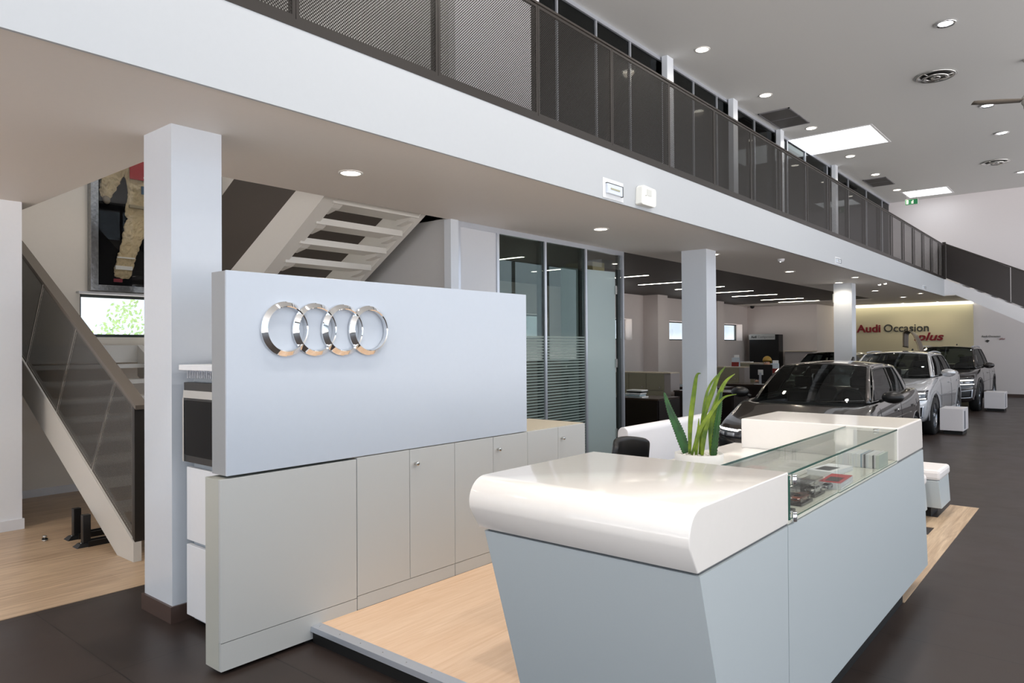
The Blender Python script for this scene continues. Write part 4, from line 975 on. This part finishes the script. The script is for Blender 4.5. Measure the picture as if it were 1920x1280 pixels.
MB().box(FXX+.070, FXX+.084, 3.945, 3.95, 3.16, 4.1).build('zip', mat('zip', '5a5046', .5), fr)
MB().box(FXX+.045, FXX+.074, 3.505, 3.70, 2.62, 2.665).build('ankle_stripe', mat('stripe_white', 'e8e6e2', .5), fr)
MB().box(FXX+.045, FXX+.074, 3.53, 3.73, 2.76, 2.775).build('ankle_stripe', mat('stripe_white', 'e8e6e2', .5), fr)
MB().box(FXX+.02, FXX+.03, 3.50, 3.60, 2.47, 2.51).build('shoe_tip', mat('shoe_red', '8c2536', .5), fr)
text_mesh('suit_lettering', 'ALES', .085, mat('letter_white', 'f2f0ee', .5), fr, (FXX+.0915, 3.82, 3.77), (PI/2, 0, PI/2), .001)
text_mesh('suit_lettering', 'ATm', .075, mat('letter_pale', 'c9c2bd', .5), fr, (FXX+.0915, 3.83, 3.595), (PI/2, 0, PI/2), .001, shear=.3)

# hedge outside the stair window
hb = MB()
for i in range(5000):
    p = Vector((random.uniform(-11.6, -10.7), random.uniform(2.4, 6.2), 0)); p.z = random.uniform(.3, 2.05+.25*math.sin(p.y*3.1)+.12*math.sin(p.y*9))
    a = Vector((random.gauss(0, 1), random.gauss(0, 1), random.gauss(0, 1))).normalized()*.04; b = a.orthogonal().normalized()*.02
    f = hb.bm.faces.new([hb.bm.verts.new(q) for q in (p-a, p+b, p+a, p-b)])
hd = hb.build('hedge', mat('hedge_green', 'a9c48a', .6, noise=.4, nscale=3), fix=False); tag(hd, 'pale green hedge outside the small window below the framed suit', 'hedge'); hd['kind'] = 'stuff'

# ================================================================== SALES OFFICE UNDER THE DARK CEILING
cabo = mat('office_cabinet', '8d8976', .45); cabos = mat('office_cabinet_side', 'a19a98', .45); deskm = mat('desk_dark', '1b1514', .35); desktop = mat('desk_top', 'c8bba8', .35)
def office_cab(x0, x1, y, zt, cols, lab):
    t = thing('office_cabinet', lab, 'cabinet', ((x0+x1)/2, y+.2, 0), 'office cabinets')
    MB().box(x0, x1+.14, y+.022, y+.42, 0, zt-.02).build('carcass', cabos, t)
    MB().box(x0-.005, x1+.145, y, y+.43, zt-.02, zt).build('top', desktop, t)
    w = (x1-x0)/cols
    for i in range(cols):
        d = MB().box(x0+i*w+.004, x0+(i+1)*w-.004, y, y+.02, zt-.37, zt-.025).build('flap', cabo, t)
        MB().cyl((x0+(i+1)*w-.09, y-.02, zt-.31), .016, .02, 'y', 14).build('knob', steel, d)
        MB().box(x0+i*w+.004, x0+(i+1)*w-.004, y, y+.02, .05, zt-.378).build('lower_door', cabo, t)
def desk(x0, x1, y0, y1, lab):
    t = thing('desk', lab, 'desk', ((x0+x1)/2, (y0+y1)/2, 0), 'office desks')
    MB().box(x0, x1, y0, y1, .72, .75).build('desk_top', mat('desk_top_dark', '3a2f2b', .25), t)
    MB().box(x0+.02, x1-.02, y0+.01, y0+.04, .0, .72).build('front_panel', deskm, t)
    MB().box(x0, x0+.04, y0+.04, y1, 0, .72).build('side_panel', deskm, t); MB().box(x1-.04, x1, y0+.04, y1, 0, .72).build('side_panel', deskm, t)
def papers(x, y, z, n, lab):
    t = thing('paper_stack', lab, 'papers', (x, y, z), 'paper stacks on the office desks')
    for i in range(n):
        a, b = random.uniform(-.04, .04), random.uniform(-.04, .04)
        MB().box(x-.15+a, x+.15+a, y-.11+b, y+.11+b, z+i*.028+.001, z+i*.028+.022).build('folder', (pw_, bc[1], pw_, dk)[i % 4], t)
def monitor(x, y, z, rz, lab):
    t = thing('monitor', lab, 'monitor', (x, y, z), 'office monitors seen from behind')
    MB().box(x-.27, x+.27, y, y+.035, z+.12, z+.46, .008).build('screen', blackm, t)
    MB().box(x-.06, x+.06, y-.012, y, z+.22, z+.34).build('mount_plate', mat('mount_white', 'd8d8d6', .4), t)
    MB().box(x-.025, x+.025, y-.035, y-.012, z+.002, z+.28).build('neck', alu, t)
    MB().box(x-.12, x+.12, y-.10, y+.08, z+.002, z+.012).build('foot', alu, t); t.rotation_euler = (0, 0, rz)
office_cab(-8.35, -7.09, 13.35, 1.10, 3, 'grey office cabinet with flap doors left of the white column')
desk(-7.0, -5.88, 10.85, 11.65, 'dark desk just beyond the glass partition, papers piled on it')
papers(-6.40, 11.05, .751, 5, 'untidy pile of papers on the dark desk by the glass partition')
desk(-7.55, -6.35, 14.4, 15.2, 'dark desk between the grey office cabinet and the white column')
monitor(-7.12, 14.9, .75, .1, 'black monitor seen from behind, just left of the white column')
papers(-7.15, 14.53, .751, 2, 'flat pile of papers under the monitor left of the white column')
office_cab(-8.1, -7.36, 17.9, 1.10, 1, 'grey office cabinet right of the white column with a calendar on top')
desk(-6.8, -5.55, 13.2, 14.0, 'dark desk right of the white column, papers piled on it')
papers(-6.15, 13.35, .751, 3, 'pile of papers on the dark desk right of the white column')
desk(-7.0, -5.7, 16.2, 17.0, 'dark desk in front of the seated person')
monitor(-6.20, 16.35, .75, -.05, 'black monitor seen from behind in front of the seated person')
office_cab(-8.25, -7.62, 19.6, 1.17, 1, 'grey office cabinet farther back with loose papers on top')
papers(-7.9, 19.8, 1.172, 1, 'loose papers on the farther grey office cabinet')
def calendar(x, y, z, lab):
    t = thing('desk_calendar', lab, 'calendar', (x, y, z), 'standing cards in the office')
    MB().hexa([(x-.10, y-.05, z), (x+.10, y-.05, z), (x+.10, y+.05, z), (x-.10, y+.05, z)], [(x-.10, y-.005, z+.24), (x+.10, y-.005, z+.24), (x+.10, y+.005, z+.24), (x-.10, y+.005, z+.24)]).build('card', mat('card_blue', 'b9c6d2', .4), t)
    MB().hexa([(x-.098, y-.0525, z+.01), (x+.098, y-.0525, z+.01), (x+.098, y-.051, z+.01), (x-.098, y-.051, z+.01)], [(x-.098, y-.035, z+.12), (x+.098, y-.035, z+.12), (x+.098, y-.0335, z+.12), (x-.098, y-.0335, z+.12)]).build('red_picture', mat('card_red', '7c1f1c', .4), t)
    MB().box(x-.045, x+.09, y-.004, y+.004, z+.24, z+.31).build('tab', pw_, t)
calendar(-7.52, 18.1, 1.10, 'small standing card with red car picture on the grey office cabinet')
calendar(-6.02, 16.75, .99, 'small standing card with red car picture beside the seated person')
tag(MB().box(-6.22, -5.80, 16.62, 16.88, .752, .988).build('document_box', blackm), 'black document box under the standing card beside the person', 'box')
# person at the desk, only the hair shows over the monitor
sk = mat('skin', 'c99a80', .5); hair = mat('hair_blond', 'b08b3c', .5, noise=.3, nscale=90)
pm = bpy.data.meshes.new('person'); px, py = -6.42, 17.38
V = [(0, 0, .50, .15), (0, .0, .72, .145), (0, -.01, .92, .15), (0, -.02, 1.03, .09), (0, -.03, 1.10, .055), (0, -.04, 1.17, .085), (0, -.04, 1.27, .085)]
E_ = [(0, 1), (1, 2), (2, 3), (3, 4), (4, 5), (5, 6)]
def add(p, j): V.append(p); E_.append((j, len(V)-1)); return len(V)-1
for s in (-1, 1):
    a = add((s*.17, -.01, 1.0, .06), 3); a = add((s*.23, -.08, .83, .048), a); a = add((s*.16, -.28, .79, .036), a); a = add((s*.12, -.36, .79, .03), a)
    for kf in range(4): add((s*(.09+.022*kf), -.44-.008*(kf in (1, 2)), .785, .009), a)
    add((s*.075, -.38, .80, .010), a)
    b = add((s*.10, -.05, .48, .085), 0); b = add((s*.13, -.42, .48, .07), b); b = add((s*.13, -.43, .08, .042), b); add((s*.13, -.54, .045, .035), b)
pm.from_pydata([(px+v[0], py+v[1], v[2]) for v in V], E_, []); po = bpy.data.objects.new('person', pm); COL.objects.link(po); po['_w'] = (0, 0, 0)
po.modifiers.new('skin', 'SKIN'); sv = pm.skin_vertices[0].data
for i, v in enumerate(V): sv[i].radius = (v[3], v[3]*(.75 if i < 4 else 1))
sv[0].use_root = True; q = po.modifiers.new('s', 'SUBSURF'); q.levels = q.render_levels = 2; pm.materials.append(mat('dark_clothes', '23232a', .7))
dg = bpy.context.evaluated_depsgraph_get(); dg.update(); me2 = bpy.data.meshes.new_from_object(po.evaluated_get(dg)); po.modifiers.clear(); po.data = me2
me2.materials.clear(); me2.materials.append(mat('dark_clothes', '23232a', .7)); me2.materials.append(sk)
for f in me2.polygons:
    c = f.center; f.use_smooth = True
    if c.z > 1.08 or (c.z > .7 and c.y < py-.37 and c.z < .9): f.material_index = 1
tag(po, 'person with blond hair seated behind a black monitor in the office', 'person')
h = MB(); bmesh.ops.create_uvsphere(h.bm, u_segments=24, v_segments=14, radius=1, matrix=Matrix.Translation((px, py-.02, 1.275))@Matrix.Diagonal((.105, .115, .115, 1)))
for v in list(h.bm.verts):
    if v.co.z < 1.27 and v.co.y < py-.04: h.bm.verts.remove(v)
for f in h.bm.faces: f.smooth = True
h.build('hair', hair, po, fix=False, solid=.008)
for s in (-1, 1): MB().lathe([(0, .0), (.011, .002), (.011, .006), (0, .009)], (px+s*.032, py-.132, 1.235), 'y', 12).build('eye', mat('eye_white', 'e8e8e8', .2), po)
t = thing('office_chair', 'dark office chair of the seated person', 'chair', (px, py+.1, 0))
MB().box(px-.24, px+.24, py-.26, py+.22, .36, .41, .02).build('seat', blackm, t); MB().box(px-.22, px+.22, py+.20, py+.25, .45, .98, .02).build('backrest', blackm, t)
MB().box(px-.03, px+.03, py+.2, py+.26, .38, .5).build('back_bracket', blackm, t); MB().cyl((px, py, .05), .03, .31).build('gas_lift', steel, t)
for i in range(5): a = 2*PI*i/5; MB().tube([(px, py, .08), (px+.28*math.cos(a), py+.28*math.sin(a), .04)], [.025, .016]).build('leg', blackm, t)
# black display wall with header
t = thing('display_wall', 'tall black display wall with a pale header at the end of the office', 'display wall', (-8.95, 24.2, 0))
MB().box(-9.50, -8.50, 24.05, 24.45, 0, 2.02).build('body', blackm, t)
MB().box(-9.50, -8.62, 24.0, 24.05, 1.85, 2.04).build('header', mat('header_pale', 'b9b9b6', .4), t)
text_mesh('header_lettering', 'Audi', .10, mat('letter_dark', '2a2a2a', .5), t, (-9.42, 23.999, 1.91), (PI/2, 0, 0), .001, .004)
text_mesh('header_lettering', 'Configurateur', .10, mat('letter_dark2', '6b6b6b', .5), t, (-9.19, 23.999, 1.91), (PI/2, 0, 0), .001)
t = thing('side_cabinet', 'low grey shelf unit with pale top right of the black display wall', 'shelf unit', (-7.8, 24.2, 0))
MB().box(-8.3, -7.42, 24.05, 24.47, 0, 1.44).build('body', cabos, t); MB().box(-8.34, -7.38, 24.0, 24.48, 1.44, 1.47).build('top', desktop, t)
tag(MB().lathe([(0, 0), (.06, 0), (.075, -.03), (.06, -.09), (0, -.11)], (-9.45, 24.2, 3.035), 'z', 24).build('dome_camera', blackm), 'small black dome camera under the dark ceiling corner', 'camera')
MB_ = MB().box(-7.0, -6.45, 9.75, 10.1, 0, 3.04); struct(MB_.build('wall_pier', mat('pier_olive', '8f8a68', .5)))

# ================================================================== SIGN WALL
sg = thing('sign_wall', 'cream wall panel with red and grey dealership lettering behind the cars', 'sign', (-5.7, 26.9, 0))
MB().box(-8.2, -3.33, 26.90, 26.99, 0.05, 2.93).build('panel', mat('sign_cream', 'cfc6a6', .45), sg)
MB().box(-7.39, -3.33, 26.55, 26.98, 2.955, 3.01).build('light_strip', emis('cove_glow', (1, .95, .78), 2.6), sg)
dr = mat('sign_red', '7e1420', .4); dg_ = mat('sign_grey', '3b3b38', .4)
text_mesh('lettering', 'Audi', .365, dr, sg, (-6.77, 26.885, 2.09), (PI/2, 0, 0), .012, .009, sx=1.1)
text_mesh('lettering', 'Occasion', .365, dg_, sg, (-5.93, 26.885, 2.09), (PI/2, 0, 0), .012, .002, sx=1.0)
text_mesh('lettering', ':plus', .36, dr, sg, (-5.02, 26.885, 1.79), (PI/2, 0, 0), .012, .008, shear=.28, sx=1.28)
t = thing('wall_sign', 'tiny dark lettering on the grey wall right of the cream sign wall', 'sign', (-2.9, 26.98, 1.8))
text_mesh('lettering', 'Audi Occasion', .085, dg_, t, (-3.12, 26.985, 1.87), (PI/2, 0, 0), .004)
text_mesh('lettering', ':plus', .085, dr, t, (-2.66, 26.985, 1.79), (PI/2, 0, 0), .004, shear=.3)
MB().prism([(-3.02, 1.76), (-2.96, 1.70), (-2.90, 1.76), (-2.96, 1.79)], 'y', 26.975, 26.985).build('arrow', dg_, t)
# curved bronze display ribbon
m = MB(); rows = []
for q in bez([(-3.38, 0, .005), (-3.38, 0, .8), (-3.385, 0, 1.45), (-3.43, 0, 1.70), (-3.52, 0, 1.90), (-3.62, 0, 1.975), (-3.70, 0, 1.93), (-3.715, 0, 1.80), (-3.715, 0, 1.60)], 40):
    rows.append([(q.x+u*.02, 18.68+u*.5, q.z-u*.03) for u in (0, .25, .5, .75, 1)])
o = m.grid(rows).build('display_ribbon', mat('bronze_sheet', '6d604c', .3, metal=.7), fix=False, solid=.012); tag(o, 'curved bronze coloured sheet rising behind the silver crossover roof', 'display')

# ================================================================== LIGHTS AND CEILING FIXTURES
def downlight(x, y, z, r, lab, grp, power, name='downlight'):
    t = thing(name, lab, 'downlight', (x, y, z-.012), grp)
    MB().lathe([(r*1.28, 0), (r*1.28, -.006), (r*1.02, -.008), (r, -.001)], (x, y, z-.0005), 'z', 32).build('trim_ring', mat('trim_white', 'e9e6e2', .3), t)
    MB().lathe([(0, -.0035), (r, -.0035)], (x, y, z), 'z', 32).build('glowing_disc', lampE, t, fix=False)
    if power: lamp('downlight_light', (x, y, z-.02), power, size=r)
    return t
A = [(-2.95, 'behind the viewer, added to brighten the left wall'), (.25, 'over the left foreground, added to brighten the left wall'), (3.45, 'above the logo board'), (7.02, 'in front of the glass partition'), (10.1, 'beside the second white column'), (13.42, 'above the dark grey hatchback'), (16.55, 'touching the third white column'), (19.7, 'just beyond the third white column'), (22.9, 'farthest, near the far stair')]  # first two are out of view, added to light the near left wall
for y, w in A: downlight(-4.53, y, MZ0, .075, 'round warm soffit downlight '+w, 'downlights in the mezzanine soffit', 34)
for y in (-3.2, .2): downlight(-6.9, y, MZ0, .075, 'round warm soffit downlight added to brighten the left wall, '+('behind the viewer, added to brighten the left wall' if y < 0 else 'left of the first column'), 'downlights added to brighten the left wall', 70)  # unseen pair added because the near wall came out too dark
for x, y, w in ((-3.93, 15.5, 'near the fascia between second and third columns'), (-3.86, 21.6, 'near the fascia towards the far stair'), (-5.2, 26.2, 'above the sign wall, left one'), (-4.2, 26.2, 'above the sign wall, right one')):
    downlight(x, y, MZ0, .06, 'small round soffit downlight '+w, 'small soffit downlights', 14)
for x, y, w in ((-3.91, 17.4, 'left one of the close pair'), (-3.75, 17.2, 'right one of the close pair')):
    t = thing('spotlight', 'tiny swivel spotlight in the soffit beyond the lit column, '+w, 'spotlight', (x, y, MZ0-.03), 'tiny soffit spotlights')
    MB().cyl((x, y, MZ0-.04), .035, .04).build('body', chrome, t); MB().cyl((x, y, MZ0-.044), .028, .003).build('lens', lampE, t)
t = thing('smoke_detector', 'small white smoke detector in the soffit beside the second column', 'smoke detector', (-3.98, 11.4, MZ0-.04))
MB().lathe([(0, -.05), (.035, -.045), (.05, -.025), (.055, 0)], (-3.98, 11.4, MZ0), 'z', 28).build('body', white, t); MB().cyl((-3.98, 11.37, MZ0-.052), .006, .004, n=8).build('indicator', ledE, t)
# hall ceiling
B = [(8.2, 'nearest'), (10.92, 'left of the big ceiling'), (13.72, 'before the first grille'), (16.48, 'between grille and large rooflight'), (19.6, 'just beyond the large rooflight'), (22.18, 'beside the far ceiling grille'), (24.85, 'beside the far small rooflight')]
for y, w in B[1:]: downlight(-5.06, y, ZC, .10, 'warm round ceiling light in the left row, '+w, 'warm lights in the hall ceiling', 40, 'ceiling_downlight')
for (y, w) in ((12.44, 'nearest in the row, top right of the picture'), (17.27, 'just under the fan blade'), (19.75, 'third of the row'), (24.6, 'farthest, at the picture edge')):
    x = -1.85; t = thing('ceiling_spotlight', 'chrome rimmed cool ceiling light, '+w, 'ceiling light', (x, y, ZC-.02), 'chrome rimmed ceiling lights')
    MB().lathe([(.085, .0), (.14, -.004), (.145, -.016), (.125, -.022), (.10, -.010)], (x, y, ZC-.0005), 'z', 36).build('chrome_rim', chrome, t)
    MB().lathe([(0, -.006), (.105, -.006)], (x, y, ZC), 'z', 32).build('glowing_disc', ledE, t, fix=False); lamp('spot_light', (x, y, ZC-.04), 30, (.92, .95, 1), .1)
for x, y, w in ((-2.36, 14.75, 'nearer one, left of the fan'), (-2.27, 22.8, 'farther one')):
    t = thing('ceiling_vent', 'round silver air diffuser in the hall ceiling, '+w, 'vent', (x, y, ZC-.05), 'round ceiling diffusers')
    MB().lathe([(.30, 0), (.34, -.012), (.30, -.03), (.26, -.012), (.25, 0)], (x, y, ZC-.0005), 'z', 40).build('outer_ring', steel, t)
    MB().lathe([(.18, -.02), (.22, -.045), (.17, -.06), (.15, -.03)], (x, y, ZC), 'z', 40).build('inner_ring', steel, t)
    MB().lathe([(0, -.06), (.07, -.055), (.10, -.03), (0, -.02)], (x, y, ZC), 'z', 32).build('core', steel, t)
    MB().cyl((x, y, ZC-.005), .24, .003, n=36).build('dark_throat', darkm, t)
    for k in range(3):
        a = 2*PI*k/3; MB().tube([(x+.08*math.cos(a), y+.08*math.sin(a), ZC-.035), (x+.28*math.cos(a), y+.28*math.sin(a), ZC-.018)], .008, 6).build('spoke', steel, t)
for x0, x1, y0, y1, w in ((-5.60, -4.95, 14.73, 16.03, 'nearer, before the large rooflight'), (-5.52, -4.90, 22.67, 23.84, 'farther, before the small rooflight')):
    t = thing('ceiling_grille', 'rectangular grey slatted ceiling grille, '+w, 'grille', ((x0+x1)/2, (y0+y1)/2, ZC-.02), 'rectangular ceiling grilles')
    gm = mat('grille_grey', '77767a', .5)
    for q in ((x0, x1, y0, y0+.03), (x0, x1, y1-.03, y1), (x0, x0+.03, y0, y1), (x1-.03, x1, y0, y1), (x0, x1, (y0+y1)/2-.015, (y0+y1)/2+.015)): MB().box(*q, ZC-.018, ZC-.0005).build('frame', gm, t)
    m = MB(); i = y0+.05
    while i < y1-.05: m.box(x0+.03, x1-.03, i, i+.016, ZC-.014, ZC-.003); i += .034
    m.build('slats', mat('slat_grey', '5c5a58', .5), t); MB().box(x0+.02, x1-.02, y0+.02, y1-.02, ZC-.002, ZC-.0005).build('backing', darkm, t)
# unseen rows added to brighten floor and counters; left row fits the counter's shadow
for x in (-1.85, 1.6, 5.0):
    for y in ((-2.2, 2.65, 5.6, 9.96) if x < 0 else (-2.5, 2.75, 7.6, 12.44, 17.27, 22.1)):
        t = thing('ceiling_spotlight', 'chrome rimmed ceiling light added outside the picture frame to brighten the hall', 'ceiling light', (x, y, ZC-.02), 'chrome rimmed ceiling lights added outside the picture')
        MB().lathe([(.085, .0), (.14, -.004), (.145, -.016), (.125, -.022), (.10, -.010)], (x, y, ZC-.0005), 'z', 24).build('chrome_rim', chrome, t)
        MB().lathe([(0, -.006), (.105, -.006)], (x, y, ZC), 'z', 24).build('glowing_disc', ledE, t, fix=False); lamp('spot_light', (x, y, ZC-.04), 300 if x < 0 else 200, (1, .93, .85), .1, 140)
# ceiling fan
cfx, cfy, cfz = -1.02, 14.95, 5.80
t = thing('ceiling_fan', 'ceiling fan with long thin blades at the right edge of the picture', 'fan', (cfx, cfy, cfz))
fm = mat('fan_grey', 'b9b6b0', .4)
MB().cyl((cfx, cfy, cfz+.1), .014, ZC-cfz-.17).build('rod', fm, t); MB().lathe([(0, .58), (.02, .6), (.07, .685), (.07, .70)], (cfx, cfy, cfz), 'z', 28).build('canopy', fm, t)
MB().lathe([(0, -.10), (.07, -.09), (.10, -.04), (.10, .05), (.06, .10), (0, .11)], (cfx, cfy, cfz), 'z', 32).build('motor', fm, t)
for k in range(3):
    a = math.radians(212+120*k); d = Vector((math.cos(a), math.sin(a), 0)); n_ = Vector((-d.y, d.x, 0)); c = Vector((cfx, cfy, cfz)); rows = []
    for i in range(9):
        u = i/8; w = .055+.03*math.sin(u*PI); p = c+d*(.10+.78*u); rows.append([p-n_*w+Vector((0, 0, -.012)), p+Vector((0, 0, .006)), p+n_*w+Vector((0, 0, .016))])
    MB().grid(rows).build('blade', mat('blade_brown', '7d756b', .4), t, fix=False, solid=.006)
# green emergency exit sign hanging near the far ceiling
t = thing('exit_sign', 'small green running man exit sign hanging under the far hall ceiling', 'exit sign', (-4.72, 25.2, 6.10))
MB().box(-4.90, -4.54, 25.18, 25.23, 6.04, 6.22, .004).build('housing', mat('sign_housing', 'd8dad8', .4), t)
MB().box(-4.89, -4.55, 25.172, 25.182, 6.05, 6.21).build('green_face', mat('exit_green', '1c7a4e', .4), t)
MB().box(-4.72, -4.66, 25.166, 25.174, 6.07, 6.15).box(-4.69, -4.66, 25.166, 25.174, 6.15, 6.18).box(-4.86, -4.80, 25.166, 25.174, 6.07, 6.19).build('pictogram', mat('sign_white', 'f0f2f0', .4), t)
for x in (-4.85, -4.59): MB().cyl((x, 25.2, 6.22), .006, ZC-6.22, n=8).build('hanger', steel, t)
t = thing('exit_sign', 'green exit sign on the left face of the third white column', 'exit sign', (-4.78, 16.86, 2.6), None)
MB().box(-4.762, -4.727, 16.90, 17.10, 2.60, 2.80, .004).build('housing', mat('sign_housing', 'd8dad8', .4), t); MB().box(-4.765, -4.7625, 16.905, 17.095, 2.61, 2.79).build('green_face', mat('exit_green', '1c7a4e', .4), t)
# devices on the white fascia
def emerg(y, w, h, lab):
    t = thing('emergency_light', lab, 'emergency light', (FX, y+w/2, 3.02), 'emergency lights on the fascia')
    MB().box(FX, FX+.006, y, y+w, 3.025, 3.025+h, .002).build('plate', mat('plate_pale', 'dcdfe2', .4), t)
    b = MB().box(FX+.006, FX+.028, y+w*.13, y+w*.87, 3.025+h*.24, 3.025+h*.74, .004).build('lens', mat('lens_clear', 'cfd8e4', .1, coat=.6), t)
    MB().box(FX+.028, FX+.032, y+w*.28, y+w*.72, 3.025+h*.45, 3.025+h*.53).build('tube', mat('tube_olive', 'a3a48c', .3), b)
    MB().box(FX+.006, FX+.03, y+w*.12, y+w*.88, 3.025+h*.74, 3.025+h*.76).box(FX+.006, FX+.03, y+w*.87, y+w*.89, 3.025+h*.22, 3.025+h*.76).build('bezel', alud, t)
emerg(5.55, .36, .185, 'emergency light set into the fascia left of the alarm box')
emerg(12.78, .32, .13, 'emergency light on the fascia above the second and third columns')
emerg(20.2, .32, .11, 'emergency light on the fascia near the far stair')
t = thing('alarm_box', 'white wall mounted alarm siren box on the fascia', 'alarm box', (FX, 6.28, 3.03))
MB().prism([(6.14, 3.05), (6.155, 3.215), (6.19, 3.235), (6.42, 3.225), (6.435, 3.20), (6.43, 3.06), (6.40, 3.04), (6.16, 3.04)], 'x', FX, FX+.075).build('housing', mat('alarm_white', 'e2e4e0', .35), t, bevel=.006)
MB().box(FX+.076, FX+.078, 6.24, 6.33, 3.14, 3.20).build('front_plate', mat('alarm_grey', 'cdd0cd', .4), t); MB().cyl((FX+.075, 6.22, 3.135), .004, .003, 'x', 10).build('indicator', blackm, t)
# strip lights in the dark office ceiling
k = 0
places = ('nearest behind the glass partition', 'second behind the glass partition', 'third behind the glass partition', 'by the partition end', 'just left of the second column', 'half hidden by the second column', 'first right of the second column', 'second right of the second column', 'third right of the second column', 'farthest, right end of the row')
for i, y in enumerate((7.0, 8.45, 10.25, 12.3, 14.1, 15.87, 17.62, 19.3, 21.45, 22.95)):
    t = thing('strip_light', 'long warm strip light recessed in the dark ceiling, '+places[i], 'strip light', (-7.45, y, 3.03), 'strip lights in the dark office ceiling')
    MB().box(-8.12, -6.84, y-.045, y+.045, 3.028, 3.0395).build('housing', alud, t); MB().box(-8.10, -6.86, y-.035, y+.035, 3.0265, 3.0285).build('diffuser', stripE, t)
# unseen round lamp added to brighten the upstairs stair hall
t = thing('hall_fill_lamp', 'round white ceiling lamp added out of view to brighten the upstairs stair hall', 'ceiling lamp', (-7.3, 3.8, ZC-.06)); MB().lathe([(0, -.06), (.3, -.055), (.34, -.02), (.34, 0)], (-7.3, 3.8, ZC), 'z', 36).build('diffuser', emis('hall_fill_glow', (1, .96, .9), 22), t)
